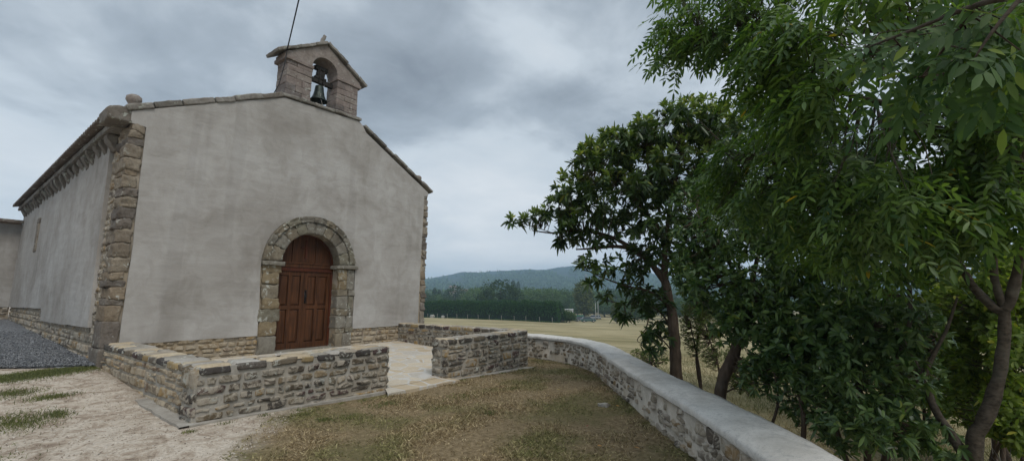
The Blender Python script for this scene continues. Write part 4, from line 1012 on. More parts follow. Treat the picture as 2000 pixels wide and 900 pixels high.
blobsD = [(1292, 55, 4.6, 20, 40, .3, 22), (1315, 95, 4.6, 34, 34, .3, 34), (1350, 45, 4.5, 50, 45, .5, 70), (1390, 70, 4.4, 50, 28, .5, 60), (1445, 45, 4.3, 70, 50, .6, 110), (1490, 140, 4.2, 40, 40, .5, 50), (1520, 80, 4.0, 80, 80, .7, 170), (1540, 190, 4.0, 60, 50, .6, 100), (1610, 60, 3.8, 70, 60, .6, 90), (1620, 170, 3.8, 70, 60, .6, 100),
          (1560, 290, 4.4, 80, 60, .7, 120), (1500, 270, 4.8, 50, 44, .6, 60), (1450, 340, 5.2, 60, 50, .6, 60), (1530, 380, 4.6, 80, 60, .7, 120), (1640, 330, 4.2, 90, 70, .7, 130), (1700, 420, 4.2, 90, 60, .7, 130), (1780, 350, 4.0, 90, 70, .7, 130), (1880, 280, 4.6, 90, 90, .6, 170), (1960, 200, 4.4, 80, 90, .6, 150), (1960, 370, 4.6, 80, 80, .6, 150), (1860, 420, 4.8, 90, 60, .7, 130), (1740, 500, 4.9, 80, 40, .6, 60), (1620, 460, 4.6, 70, 50, .6, 80), (1430, 300, 4.8, 30, 50, .4, 50), (1420, 380, 5.0, 50, 50, .4, 50),
          (1720, 90, 4.4, 60, 60, .5, 60), (1800, 210, 4.4, 70, 50, .5, 70), (1500, -30, 4.2, 160, 30, .6, 110), (1800, -40, 3.4, 200, 30, .6, 110), (1330, -30, 4.6, 40, 25, .4, 26), (1950, 20, 3.0, 80, 40, .5, 60)]
blobsD = [b_[:6] + (int(b_[6] * (.92 if b_[0] > 1480 else 1)),) for b_ in blobsD]
tD, cD = blob_pts(blobsD, 12)
bD = tuple(atd(1895, 905, 5.4)); bD = (bD[0], bD[1], -.8); q = lambda px, py, D=5.3: atd(px, py, D)
limbsD = [([bD, q(1902, 880), q(1920, 828), q(1938, 780), q(1952, 728), q(1960, 665), q(1962, 600)], [.058, .05, .042, .034]), ([q(1962, 604), q(1975, 583), q(1988, 520), q(2000, 430, 5.0), q(1990, 250, 4.4)], [.04, .022]), ([q(1962, 602), q(1945, 554), q(1941, 510), q(1945, 440, 5.1), q(1900, 300, 4.6)], [.03, .014]), ([q(1960, 606), q(1941, 600), q(1903, 562), q(1870, 510), q(1830, 460, 4.9), q(1780, 380, 4.5)], [.04, .015]),
          ([q(1890, 895), q(1853, 841), q(1825, 794), q(1800, 730), q(1751, 640)], [.04, .028, .010]), ([q(1990, 300, 4.6), q(1900, 120, 4.0), q(1750, 60, 3.9), q(1600, 70, 4.0), q(1450, 60, 4.3)], [.04, .008]), ([q(1900, 300, 4.6), q(1780, 220, 4.2), q(1640, 180, 4.0), q(1500, 130, 4.1), q(1380, 90, 4.4)], [.03, .006]), ([q(1850, 480, 4.9), q(1700, 400, 4.6), q(1560, 330, 4.6), q(1440, 300, 5.0), q(1370, 240, 5.0)], [.025, .005]),
          ([q(1735, 790), q(1751, 710), q(1776, 634), q(1778, 560)], [.024, .012]), ([q(1800, 745), q(1823, 693), q(1850, 640), q(1870, 580)], [.022, .008])]
gD = np.random.default_rng(21)
crD = pinnate(np.concatenate(tD), gD, .25, 5, (.084, .028), .6, -np.array([math.cos(YAW), -math.sin(YAW), 0]) * .22 + np.array([0, 0, -.12]))
leafD = m_leaf('ash_leaf', (.03, .07, .026), (.13, .20, .058), (.42, .28, .04), .34, .45, .3, .975)
near_tree('ash_tree', 'forked ash tree at the right edge, feathery leaves filling the top right', bD, limbsD, crD, leafD, tD, bark_b, (.006, .002), .5)
# near ash branch, the large leaves in the top right corner
blobsE = [(1690, 95, 2.2, 30, 18, .08, 4), (1770, 70, 2.1, 50, 28, .1, 6), (1850, 50, 1.95, 60, 34, .12, 8), (1940, 30, 1.8, 60, 34, .12, 8), (2000, 90, 1.8, 40, 40, .12, 6), (1930, 110, 2.0, 50, 30, .12, 6), (1850, 130, 2.2, 50, 26, .1, 5), (1770, 140, 2.4, 50, 26, .1, 5)]
tE, cE = blob_pts(blobsE, 15); bE = tuple(atd(2300, 60, 1.9)); q = lambda px, py, D: atd(px, py, D)
limbsE = [([bE, q(2150, -20, 1.8), q(1990, -10, 1.65), q(1880, 20, 1.7), q(1780, 60, 1.8), q(1690, 95, 2.0)], [.014, .003]), ([q(2000, -10, 1.65), q(1940, 60, 1.6), q(1900, 120, 1.6)], [.007, .002]), ([q(1900, 20, 1.7), q(1840, 100, 1.8), q(1800, 150, 1.95)], [.006, .002])]
mb = MB(); src = []
for (P, rr) in limbsE: src += limb(mb, P, rr, 6)
for t_ in tE: twigs(mb, t_, src, .003, .0018)
ash = bpy.data.objects['ash_tree']; B = Vector(bD)
mb.v = [(v[0] - B.x, v[1] - B.y, v[2] - B.z) for v in mb.v]; mb.build('bough', bark_b, ash)
vd = ray(1880, 90).normalized(); Rr_ = Vector((math.cos(YAW), -math.sin(YAW), 0)); Uu_ = Rr_.cross(vd).normalized()
crE = pinnate(np.concatenate(tE), gD, .21, 6, (.062, .0225), .35, None, (np.array(Rr_), np.array(Uu_), np.array(vd)))
link('near_foliage', mesh_np('near_foliage', crE[0] - np.array(bD), crE[1]), m_leaf('near_ash_leaf', (.028, .062, .024), (.07, .12, .042), (.14, .19, .04), .3, .55, .15, .9), ash)

# D: background bushes behind the trees on the right
def bush(name, label, blobs, base, L, Wd, mat, seed, n=8, frac=.25, bark=bark_a, group=None, stems=6, cat_='bush', up=.3):
    t_, c_ = blob_pts(blobs, seed); lm = []
    for i in range(stems):
        c = Vector(c_[i % len(c_)]); m = Vector(base).lerp(c, .5) + Vector((rnd.uniform(-.2, .2), rnd.uniform(-.2, .2), 0)); lm.append(([Vector(base) + Vector((rnd.uniform(-.2, .2), rnd.uniform(-.2, .2), 0)), m, c], [.03, .008]))
    cr = rosettes(np.concatenate(t_), n, L, Wd, 1.0, .25, up)
    return near_tree(name, label, base, lm, cr, mat, t_, bark, (.006, .003), frac, group, cat_)
def bs(px, py, D): p = atd(px, py, D); return (p.x, p.y, gz(p.x, p.y) - .05)
lime = m_leaf('light_bush_leaf', (.07, .11, .026), (.18, .23, .055), (.36, .34, .07), .42, .6, .2, .93)
oliv = m_leaf('olive_bush_leaf', (.06, .09, .028), (.14, .18, .06), (.24, .23, .07), .3, .6, .2, .93)
dkb = m_leaf('deep_green_leaf', (.02, .045, .018), (.06, .10, .03), None, .25, .55, .25)
bush('hazel_bush', 'yellow green bush seen behind the ash trunk at the right edge', [(1900, 600, 8.5, 90, 70, .8, 460), (1980, 560, 8, 80, 80, .8, 420), (1990, 700, 7.5, 60, 80, .8, 400), (1900, 700, 8.5, 70, 60, .8, 360), (1850, 700, 9, 70, 60, .8, 300), (1980, 820, 7, 60, 60, .5, 260), (1840, 560, 9, 60, 50, .7, 220), (1900, 790, 8.2, 70, 40, .6, 200), (1950, 640, 8, 50, 60, .6, 200)], bs(1960, 880, 8), .09, .05, lime, 31)
bush('thicket_bush', 'olive green bush in the gap between the shrub and the ash trunk', [(1780, 640, 10, 80, 60, 1, 420), (1700, 600, 10.5, 70, 60, 1, 300), (1830, 750, 9.5, 70, 50, .8, 360), (1760, 730, 9.8, 60, 40, .8, 200), (1880, 480, 9.5, 120, 60, 1, 240), (1740, 500, 10, 120, 60, 1, 220)], bs(1790, 820, 10), .10, .045, oliv, 32)
bush('tall_bush', 'tall deep green tree closing the gap behind the ash crown', [(1500, 250, 10.5, 110, 80, 1.2, 260), (1620, 330, 10.5, 130, 100, 1.3, 320), (1760, 330, 10.5, 120, 100, 1.3, 300), (1880, 340, 10, 110, 100, 1.3, 280), (1560, 420, 10.5, 120, 70, 1.2, 240), (1980, 300, 10, 90, 110, 1.2, 200), (1900, 150, 10, 120, 70, 1.2, 180), (1600, 130, 10.5, 130, 70, 1.2, 170), (1990, 60, 9.5, 90, 80, 1.2, 120), (1760, 60, 10.5, 90, 50, 1.2, 80)], bs(1740, 760, 10.8), .15, .06, dkb, 33, 9, .2, stems=9, cat_='tree')
bush('olive_shrub', 'thin upright willowy shrub between the straight trunk and the leaning trunk', [(1350, 640, 8.6, 24, 60, .3, 420), (1385, 660, 8.4, 26, 60, .3, 420), (1375, 600, 8.6, 34, 34, .3, 240), (1440, 720, 7.8, 26, 46, .3, 300), (1465, 745, 7.6, 22, 32, .3, 160)], bs(1380, 760, 8.5), .05, .011, oliv, 34, 7, .7, stems=5, up=1.2)
bush('low_bush', 'low grey green bush just behind the wall left of the straight trunk', [(1275, 700, 9.3, 36, 16, .4, 110), (1250, 690, 9.8, 22, 10, .3, 50)], bs(1275, 715, 9.4), .05, .014, oliv, 35, 7, .4, up=.8)

def brush():
    base = bs(1860, 930, 6.2); mb = MB(); g = random.Random(4)
    for k in range(60):
        p = Vector(base) + Vector((g.uniform(-1.1, 1.1), g.uniform(-1.1, 1.1), g.uniform(0, .15))); d = Vector((g.gauss(0, 1), g.gauss(0, 1), g.uniform(.15, 1.1))).normalized()
        L_ = g.uniform(.35, 1.0); q1 = p + d * L_ * .5 + Vector((0, 0, -.03)); q2 = p + d * L_ + Vector((g.uniform(-.12, .12), g.uniform(-.12, .12), -.08))
        mb.tube([p, q1, q2], [.008, .006, .002], 4, cap=False)
        for t_ in (.35, .6, .8): e_ = (d + Vector((g.gauss(0, .6), g.gauss(0, .6), g.gauss(0, .6)))).normalized(); mb.tube([p + d * L_ * t_, p + d * L_ * t_ + e_ * L_ * .35], [.004, .0015], 3, cap=False)
    o = mb.build('dead_brush', m_plain('dead_twig', (.22, .20, .17), .9), loc=base); tag(o, 'tangle of bare grey dead twigs low behind the wall end by the ash trunk', 'dead brush')
brush()
# rough grass beyond the wall
def rough():
    N = 60000; r = rng.uniform(0, 1, N) ** 1.2 * 16 + 5; az = rng.uniform(math.radians(-5), math.radians(52), N)
    x = CX + r * np.sin(YAW + az); y = CY + r * np.cos(YAW + az); d = seg_d(x, y, WALL_O); ok = d > .15; x, y = x[ok], y[ok]; n = len(x)
    o = rng.normal(size=(n, 3)) * .5; o[:, 2] = np.abs(o[:, 2]) + .6
    V, Fc = leaves(np.stack([x, y, ground_z(x, y)], 1), o, rng.normal(size=(n, 3)), rng.uniform(.06, .22, n), rng.uniform(.005, .011, n), .35, (np.array([(0, .5, 0), (0, -.5, 0), (.6, -.35, 0), (.6, .35, 0), (1, 0, 0)]), np.array([(0, 1, 2), (0, 2, 3), (3, 2, 4)])))
    T = NT('rough_grass'); T.bsdf(T.mix(T.mr(T.noise(.5, 3), .45, .6, 0, .8), T.ramp(T.island(), [(0, (.17, .14, .065)), (.5, (.29, .24, .125)), (1, (.40, .34, .2))]), (.09, .115, .035)), .85, spec=.15)
    o = link('field_grass', mesh_np('field_grass', V, Fc), T.mat); tag(o, 'rough dry grass of the field behind the curving wall', 'grass', kind='stuff')
rough()

# ------------------------------------------------------------------ far things
def gp(px, D): p = atd(px, 600, D); return Vector((p.x, p.y, gz(p.x, p.y)))
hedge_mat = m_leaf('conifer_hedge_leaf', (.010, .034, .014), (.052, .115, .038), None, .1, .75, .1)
H0, H1 = Vector((86, 125, 0)), Vector((84, 38.6, 0))
hd = empty('hedge', ((H0.x + H1.x) / 2, (H0.y + H1.y) / 2, -5.5)); tag(hd, 'long tall dark green clipped conifer hedge across the field', 'hedge')
O = np.array(hd.location)
N = 60000; u = rng.random(N); dn = (H1 - H0).normalized(); nn = Vector((-dn.y, dn.x, 0))
th = rng.uniform(-.2, PI + .2, N); rr = rng.uniform(.80, 1.0, N)
Lh = (H1 - H0).length
sx = np.sin(th) ** .5 if False else np.abs(np.sin(th)) ** .35 * np.sign(np.sin(th)); cx_ = np.sign(np.cos(th)) * np.abs(np.cos(th)) ** .35
nzh = np.array([mnoise.noise(Vector((a * Lh * .45, 0, 0))) + .5 * mnoise.noise(Vector((a * Lh * 1.6, 3, 0))) + .35 * mnoise.noise(Vector((a * Lh * 4.1, 7, 0))) for a in u])
hx = cx_ * rr * 1.6; hz = np.clip(sx * rr, 0, 1) * (4.6 + nzh * .55)
endf = np.minimum(1, np.minimum(u, 1 - u) * Lh / 1.2) ** .4
P = np.array(H0) + np.outer(u * Lh, np.array(dn)) + np.outer(hx, np.array(nn)); P[:, 2] = ground_z(P[:, 0], P[:, 1]) + hz * endf
ori = rng.normal(size=(N, 3)); ori[:, 2] = np.abs(ori[:, 2]) + .6
V, Fc = leaves(P, ori, rng.normal(size=(N, 3)), rng.uniform(.25, .5, N), rng.uniform(.10, .22, N), .0, (CT, CTF)); link('foliage', mesh_np('foliage', V - O, Fc, False), hedge_mat, hd)
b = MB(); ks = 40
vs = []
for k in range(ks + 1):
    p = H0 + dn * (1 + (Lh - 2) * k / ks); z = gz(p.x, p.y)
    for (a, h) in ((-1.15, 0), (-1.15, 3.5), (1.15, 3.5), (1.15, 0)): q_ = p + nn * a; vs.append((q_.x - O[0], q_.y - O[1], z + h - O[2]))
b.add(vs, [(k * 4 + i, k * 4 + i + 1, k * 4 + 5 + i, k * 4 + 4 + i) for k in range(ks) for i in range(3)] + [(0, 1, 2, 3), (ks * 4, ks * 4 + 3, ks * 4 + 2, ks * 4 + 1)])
b.build('shade_core', m_plain('hedge_shade', (.012, .026, .014), .95), hd, False)  # solid dark core, the hedge's inner shade put into its colour
# wire fence in front of the hedge
fe = empty('wire_fence', (81.5, 70, -5)); tag(fe, 'line of thin pale fence posts in front of the hedge', 'fence'); pm = m_plain('post_wood', (.26, .25, .22), .9)
yy = 40.0; pts = []
while yy < 112:
    xx = 81.8; z = gz(xx, yy); b = MB(); b.tube([(0, 0, -.2), (.02, 0, .6), (0, .03, 1.15)], [.06, .055, .05], 7); o = b.build('post', pm, fe); o.location = (xx - 81.5, yy - 70, z + 5); pts.append(Vector((xx - 81.5, yy - 70, z + 5))); yy += rnd.uniform(3.3, 3.9)
b = MB()
for h in (.4, .8, 1.08): b.tube([p + Vector((0, 0, h)) for p in pts], .008, 4, cap=False)
b.build('wire', M['iron'], fe)
for (px, s, lb) in ((845, 1.0, 'pale boulder at the left end of the hedge, behind the fence post'), (866, .8, 'smaller pale boulder right of its neighbour at the hedge foot')):
    p = gp(px, 122); b = MB(); b.block(-.6 * s, .6 * s, -.4, .4, -.1, .75 * s, .5, .12, 6, px); o = b.build('boulder', m_plain('pale_rock', (.34, .33, .30), .95)); o.location = p; tag(o, lb, 'boulder')

# distance trees: prototypes by kind, copies share meshes
def far_crown(seed, n, size, shape, leafs=.5):
    g = np.random.default_rng(seed); out = []
    for (cx0, cz0, rx, rz, k) in shape:
        m = int(n * k); q = norm(g.normal(size=(m, 3))) * g.uniform(.55, 1.0, (m, 1)) ** .5
        lump = np.array([mnoise.noise(Vector(a) * 2.1 + Vector((seed, 0, 0))) for a in q]); q = q * (1 + lump[:, None] * .45)
        out.append(np.stack([cx0 + q[:, 0] * rx, q[:, 1] * rx, cz0 + q[:, 2] * rz], 1))
    P = np.concatenate(out) * size; N = len(P)
    V, Fc = leaves(P, g.normal(size=(N, 3)), g.normal(size=(N, 3)) + np.array([0, 0, .8]), g.uniform(.5, 1.0, N) * leafs, g.uniform(.3, .6, N) * leafs, 0, (CT, CTF)); return V, Fc
FMt = {'dark': m_leaf('far_dark_leaf', (.022, .044, .020), (.055, .092, .036), None, .12, .8, .1), 'mid': m_leaf('far_mid_leaf', (.035, .068, .028), (.08, .13, .05), None, .15, .8, .1), 'pale': m_leaf('far_pale_leaf', (.055, .10, .042), (.11, .17, .068), None, .15, .8, .1), 'gold': m_leaf('far_gold_leaf', (.06, .085, .032), (.14, .16, .06), None, .15, .8, .1)}
round_s = [(0, .58, .42, .40, .5), (-.25, .45, .28, .28, .25), (.25, .5, .28, .3, .25)]; tall_s = [(0, .62, .22, .36, .6), (.05, .35, .2, .25, .4)]; fir_s = [(0, .25, .22, .2, .4), (0, .5, .16, .2, .3), (0, .78, .09, .2, .3)]
protos = {}
for kind, sh_, mt, sd in (('round', round_s, 'dark', 1), ('broad', round_s, 'mid', 2), ('pale', round_s, 'pale', 3), ('tall', tall_s, 'gold', 4), ('poplar', tall_s, 'pale', 6), ('fir', fir_s, 'dark', 5)):
    V, Fc = far_crown(sd, 3600, 10, sh_, .75); me = mesh_np('crown', V, Fc, False); me.materials.append(FMt[mt])
    b = MB(); b.tube([(0, 0, -.5), (.05, 0, 2), (0, .1, 5.5), (.1, 0, 8)], [.32, .26, .16, .05], 7)
    for a in range(5): b.tube([(0, 0, 3 + a * .5), (math.cos(a * 1.3) * 1.2, math.sin(a * 1.3) * 1.2, 5 + a * .4)], [.12, .04], 5)
    tm = b.mesh('trunk'); tm.materials.append(bark_a); protos[kind] = (me, tm)
def far_tree(kind, px, D, h, wsc, name, label, group=None, rot=None):
    p = gp(px, D); r = empty(name, p); s = h / 10; r.scale = (s * wsc, s * wsc, s); r.rotation_euler[2] = rnd.uniform(0, 6.28) if rot is None else rot
    for nm, me in zip(('crown', 'trunk'), protos[kind]):
        o = bpy.data.objects.new(nm, me); COL.objects.link(o); o.parent = r
    tag(r, label, 'tree', group); return r
far_tree('round', 977, 175, 14.6, 1.3, 'broad_tree', 'large dark round tree standing highest above the hedge')
far_tree('round', 890, 260, 16, 1.2, 'broad_tree', 'dark round tree beside the distant white houses')
far_tree('tall', 1140, 165, 13.6, 1.15, 'tall_tree', 'tall olive tree standing alone in the field right of the white cabin')
far_tree('broad', 1238, 118, 6.3, 1.5, 'spreading_tree', 'dark low spreading tree at the field edge, seen left of the straight trunk')
far_tree('tall', 1204, 128, 5.6, 1.2, 'palm_like_tree', 'small yellow green tree left of the low spreading tree')
G = 'trees in the wood behind the hedge'
for (px, D, h, w, k) in [(925, 215, 13, 1.1, 'pale'), (943, 225, 13.5, 1.1, 'pale'), (1003, 210, 12.6, 1.0, 'poplar'), (1020, 215, 13, 1.2, 'pale'), (1040, 205, 12.5, 1.1, 'pale'), (1060, 210, 12.5, 1.2, 'pale'), (1080, 205, 12.5, 1.1, 'pale'), (1096, 215, 12.5, 1.2, 'broad'), (956, 235, 14, 1.0, 'poplar')]:
    far_tree(k, px, D, h, w, 'poplar_tree', 'pale green tree in the even row of woodland behind the hedge', 'pale trees behind the hedge')
for (px, D, h, w, k) in [(1112, 260, 13, 1.3, 'broad'), (1128, 280, 15, 1.2, 'round'), (1160, 270, 14, 1.4, 'broad'), (1180, 250, 13, 1.3, 'broad'), (1200, 270, 15, 1.3, 'round'), (1222, 250, 13, 1.4, 'broad'), (1245, 260, 14, 1.4, 'round'), (1270, 240, 13, 1.4, 'broad'), (1295, 240, 13, 1.4, 'round'), (1112, 200, 7, 1.3, 'round'), (1128, 190, 6, 1.4, 'broad'), (1160, 200, 7.5, 1.4, 'round'), (1180, 190, 6.5, 1.6, 'broad'), (1200, 200, 7, 1.5, 'round'), (1220, 185, 6.5, 1.5, 'broad'), (1262, 170, 6.5, 1.6, 'round'), (1340, 160, 7.5, 1.5, 'broad'), (1380, 150, 8, 1.5, 'round'), (1420, 150, 7.5, 1.5, 'broad'), (1480, 150, 8, 1.5, 'round'), (1310, 175, 7.5, 1.5, 'round')]:
    far_tree(k, px, D, h, w, 'woodland_tree', 'dark green tree at the wooded edge beyond the far side of the field', 'trees at the far field edge')
for (px, D, h, w, k) in [(830, 240, 11, 1.3, 'round'), (843, 250, 11, 1.3, 'broad'), (858, 240, 9.5, 1.4, 'broad'), (872, 230, 8.5, 1.4, 'round'), (905, 230, 7.5, 1.4, 'broad'), (918, 220, 8.5, 1.4, 'round'), (848, 300, 16, .9, 'fir'), (857, 305, 15, .9, 'fir')]:
    far_tree(k, px, D, h, w, 'valley_tree', 'dark tree above the left end of the hedge, near the chapel corner', 'trees above the left end of the hedge')
for (px, D, h, w) in ((1003, 420, 26, .7), (1012, 425, 25, .7), (1150, 420, 22, .7)):
    far_tree('fir', px, D, h, w, 'fir_tree', 'distant pointed fir rising behind the pale wood', 'distant firs')
for (px, D, h) in ((1106, 104, 2.4), (1099, 103, 3.0), (1112, 106, 1.8)):
    far_tree('broad', px, D, h, 1.9, 'field_bush', 'low bush at the right end of the long hedge', 'bushes at the hedge end')['category'] = 'bush'
# wooded slope between valley and hills, read as one mass
def woods():
    g = np.random.default_rng(77); N = 90000
    D = g.uniform(330, 1300, N); px = g.uniform(760, 1560, N)
    az = np.arctan((px - 1000) / F * .985); x = CX + D * np.sin(YAW + az); y = CY + D * np.cos(YAW + az)
    dens_ = np.array([mnoise.noise(Vector((a * .012, c * .012, 0))) for a, c in zip(x, y)]); ok = dens_ > -.12; x, y, D = x[ok], y[ok], D[ok]
    z = ground_z(x, y) + g.uniform(0, 1, len(x)) ** .5 * (8 + 10 * (D > 500)) + hill_h(x, y)
    n = len(x); s = 1.2 + D / 260
    V, Fc = leaves(np.stack([x, y, z], 1), g.normal(size=(n, 3)), g.normal(size=(n, 3)) + np.array([0, 0, .8]), s * g.uniform(.8, 1.6, n), s * g.uniform(.6, 1.2, n), 0, (CT, CTF))
    o = link('distant_wood', mesh_np('distant_wood', V, Fc, False), FMt['mid']); tag(o, 'far off woodland filling the valley below the blue hills', 'woodland', kind='stuff')
# hills
RP = [(700, 560), (825, 549), (860, 541), (900, 533), (935, 532), (955, 528), (1000, 528), (1040, 526), (1065, 527), (1095, 523), (1125, 522), (1160, 525), (1200, 527), (1260, 533), (1320, 545), (1500, 540), (1800, 530)]
ANG = []; HT = []
for (px, py) in RP:
    p = atd(px, py, 1750); ANG.append(math.atan2(p.x - CX, p.y - CY)); HT.append(p.z)
def hill_h(x, y):
    r = np.hypot(x - CX, y - CY); a = np.arctan2(x - CX, y - CY); H = np.interp(a, ANG, HT, left=HT[0] * .5, right=HT[-1])
    t = sm(r, 700, 1750) * (1 - sm(r, 1760, 2250) * .6); w = sm(a, ANG[0] - .9, ANG[0]) * (1 - sm(a, ANG[-1], ANG[-1] + .9))
    return t * (H + 9.5) * w
def hills():
    na, nr = 520, 70; V = []
    aa = np.linspace(ANG[0] - .9, ANG[-1] + .9, na); rr = np.linspace(680, 2250, nr)
    A_, R_ = np.meshgrid(aa, rr); X = CX + R_ * np.sin(A_); Y = CY + R_ * np.cos(A_)
    Z = ground_z(X, Y) - 2 + hill_h(X, Y)
    nz = np.array([mnoise.fractal(Vector((x * .006, y * .006, 3)), 1.0, 2.0, 4) for x, y in zip(X.ravel(), Y.ravel())]).reshape(X.shape)
    nz2 = np.array([mnoise.noise(Vector((x * .06, y * .06, 3))) for x, y in zip(X.ravel(), Y.ravel())]).reshape(X.shape)
    Z = Z + nz * 9 * sm(R_, 750, 1300) + nz2 * 3.0 * sm(R_, 750, 1300)
    V = np.stack([X.ravel(), Y.ravel(), Z.ravel()], 1); i = np.arange(na * nr).reshape(nr, na)
    Fc = np.stack([i[:-1, :-1].ravel(), i[1:, :-1].ravel(), i[1:, 1:].ravel(), i[:-1, 1:].ravel()], 1)
    T = NT('wooded_hill'); c = T.ramp(T.noise(.012, 6, .65), [(.36, (.018, .030, .022)), (.52, (.032, .048, .032)), (.62, (.045, .062, .04)), (.70, (.12, .125, .085))])
    c = T.mix(T.mr(T.noise(.12, 3), .4, .7, 0, .5), c, (.02, .032, .02))
    T.bsdf(c, 1, spec=0.0); o = link('hills', mesh_np('hills', V, Fc), T.mat); tag(o, kind='structure')
hills(); woods()

# houses in the valley
wm = m_plain('white_house_wall', (.50, .49, .46), .9, var=.08); rm = m_plain('house_roof', (.20, .13, .10), .9); gl = m_plain('house_glass', (.03, .035, .04), .2)
def house(px, py, D, w, d, h, rot, label, name='house', wall=None, roof_=None, pr=.35):
    p = atd(px, py, D); r = empty(name, p); r.rotation_euler[2] = rot; tag(r, label, 'house', 'houses in the valley')
    b = MB(); b.box(-w / 2, w / 2, -d / 2, d / 2, -4, h); b.build('wall', wall or wm, r, False)
    b = MB(); e = .4; b.add([(-w / 2 - e, -d / 2 - e, h), (w / 2 + e, -d / 2 - e, h), (w / 2 + e, d / 2 + e, h), (-w / 2 - e, d / 2 + e, h), (-w / 2 - e, 0, h + d * pr), (w / 2 + e, 0, h + d * pr)], [(0, 1, 5, 4), (2, 3, 4, 5), (0, 4, 3), (1, 2, 5), (0, 3, 2, 1)]); rf = b.build('roof', roof_ or rm, r, False)
    for x in (-w * .3, 0, w * .3):
        b = MB(); b.box(x - .45, x + .45, -d / 2 - .04, -d / 2 + .02, h * .45, h * .8); b.build('window', gl, r, False)
    b = MB(); b.box(w * .2, w * .2 + .6, -.3, .3, h, h + d * pr + .8); b.build('chimney', wm, rf, False)
house(886, 577, 480, 9, 7, 2.8, -.7, 'leftmost low white house, roof lowest of the valley houses')
house(906, 577, 460, 9, 7, 4.0, -1.0, 'large white house right above the hedge, nearest of the valley houses')
house(884, 567, 650, 10, 8, 4, -.4, 'small white house highest on the slope left of the dark round tree')

# white cabin, green screen, cars
cb = empty('cabin', gp(1104, 150)); cb.rotation_euler[2] = -YAW - .1; tag(cb, 'white site cabin with a flat roof at the right end of the hedge', 'cabin')
b = MB(); b.box(-2.0, 2.6, -1.2, 1.2, .3, 3.3); b.build('body', wm, cb, False)
b = MB(); b.box(-2.1, 2.7, -1.3, 1.3, 3.302, 3.42); b.build('roof', m_plain('cabin_roof', (.7, .7, .7)), cb, False)
b = MB(); b.box(.0, 1.3, -1.26, -1.202, 1.6, 2.6); wf = b.build('window', gl, cb, False)
b = MB(); b.box(-.08, 0, -1.28, -1.21, 1.52, 2.68); b.box(1.3, 1.38, -1.28, -1.21, 1.52, 2.68); b.box(.001, 1.299, -1.28, -1.21, 2.6, 2.68); b.box(.001, 1.299, -1.28, -1.21, 1.52, 1.6); b.build('frame', wm, wf, False)
sc_ = empty('screen_fence', gp(1112, 144)); sc_.rotation_euler[2] = -YAW - .1; tag(sc_, 'green mesh screen fence in front of the white cabin', 'fence')
b = MB(); b.box(-4.2, 4.6, -.02, .02, .05, 1.7)
b.build('screen', m_plain('green_netting', (.03, .13, .09), .8), sc_, False)
for i in range(6): b = MB(); b.tube([(-4.2 + i * 1.76, .06, -.1), (-4.2 + i * 1.76, .06, 1.8)], .04, 6); b.build('post', pm, sc_)
def car(px, D, rot, col, label):
    r = empty('parked_car', gp(px, D)); r.rotation_euler[2] = rot; tag(r, label, 'car', 'cars parked in the field')
    paint = m_plain('car_paint', col, .35, .3, .5, .05)
    # body section swept across the width, rounded shoulders
    prof = [(-2.05, .35), (-2.1, .62), (-2.0, .86), (-1.2, .96), (1.15, .95), (1.75, .86), (2.05, .7), (2.08, .4), (1.95, .28), (-1.95, .28)]
    b = MB(); rows = [(-.84, .90), (-.78, 1.0), (.78, 1.0), (.84, .90)]; n = len(prof); vs = []
    for (yv, s) in rows: vs += [(x * (.99 if s < 1 else 1), yv, .28 + (z - .28) * s) for (x, z) in prof]
    fs = [(k * n + i, k * n + (i + 1) % n, (k + 1) * n + (i + 1) % n, (k + 1) * n + i) for k in range(3) for i in range(n)] + [tuple(range(n))[::-1], tuple(range(3 * n, 4 * n))]
    b.add(vs, fs); b.build('body', paint, r, False, fix=True)
    b = MB(); v0 = [(-1.75, -.74, .96), (1.05, -.74, .95), (1.05, .74, .95), (-1.75, .74, .96), (-1.3, -.6, 1.4), (.35, -.6, 1.42), (.35, .6, 1.42), (-1.3, .6, 1.4)]
    b.add(v0, [(0, 1, 5, 4), (1, 2, 6, 5), (2, 3, 7, 6), (3, 0, 4, 7)]); b.build('window', gl, r, False)
    b = MB(); b.block(-1.34, .4, -.62, .62, 1.395, 1.47, .3, 0, 4); b.build('roof', paint, r)
    for sx_ in (-1.3, 1.3):
        for sy_ in (-.78, .78):
            w = MB(); w.tube([(sx_, sy_ - .1, .31), (sx_, sy_ + .1, .31)], .31, 16); wh = w.build('wheel', M['shade_tyre'], r)
            w = MB(); w.tube([(sx_, sy_ - .11, .31), (sx_, sy_ + .11, .31)], .18, 12); w.build('rim', m_plain('rim_metal', (.4, .4, .4), .4, .8), wh)
    for sy_ in (-.6, .6):
        b = MB(); b.block(1.98, 2.09, sy_ - .15, sy_ + .15, .6, .74, .3, 0, 3); b.build('headlight', m_plain('lamp_glass', (.6, .6, .6), .2), r)
car(1148, 124, -YAW + .05, (.06, .11, .10), 'dark green car side on in the open field, nearest of the parked cars')
car(1135, 134, -YAW + .2, (.09, .11, .12), 'dark grey car partly hidden behind the dark green car')
car(1114, 138, -YAW - .2, (.10, .14, .18), 'bluish car beside the green screen fence by the cabin')
car(1159, 158, -YAW + 1.1, (.30, .31, .32), 'silver grey car, left one of the pair by the two poles')
car(1168, 160, -YAW + 1.4, (.22, .24, .26), 'grey car, right one of the pair by the two poles')
for px, D, lb in ((1163, 155, 'left one of the two slim pale poles by the grey cars'), (1168, 156, 'right one of the two slim pale poles by the grey cars')):
    r = empty('pole', gp(px, D)); tag(r, lb, 'pole', 'two slim poles in the field'); b = MB(); b.tube([(0, 0, -.3), (0, 0, 3), (0, 0, 6.2)], [.11, .09, .07], 8); b.build('shaft', m_plain('pole_concrete', (.42, .42, .40), .9), r); b = MB(); b.box(-.5, .5, -.05, .05, 5.9, 6.0); b.build('crossarm', M['iron'], r, False)
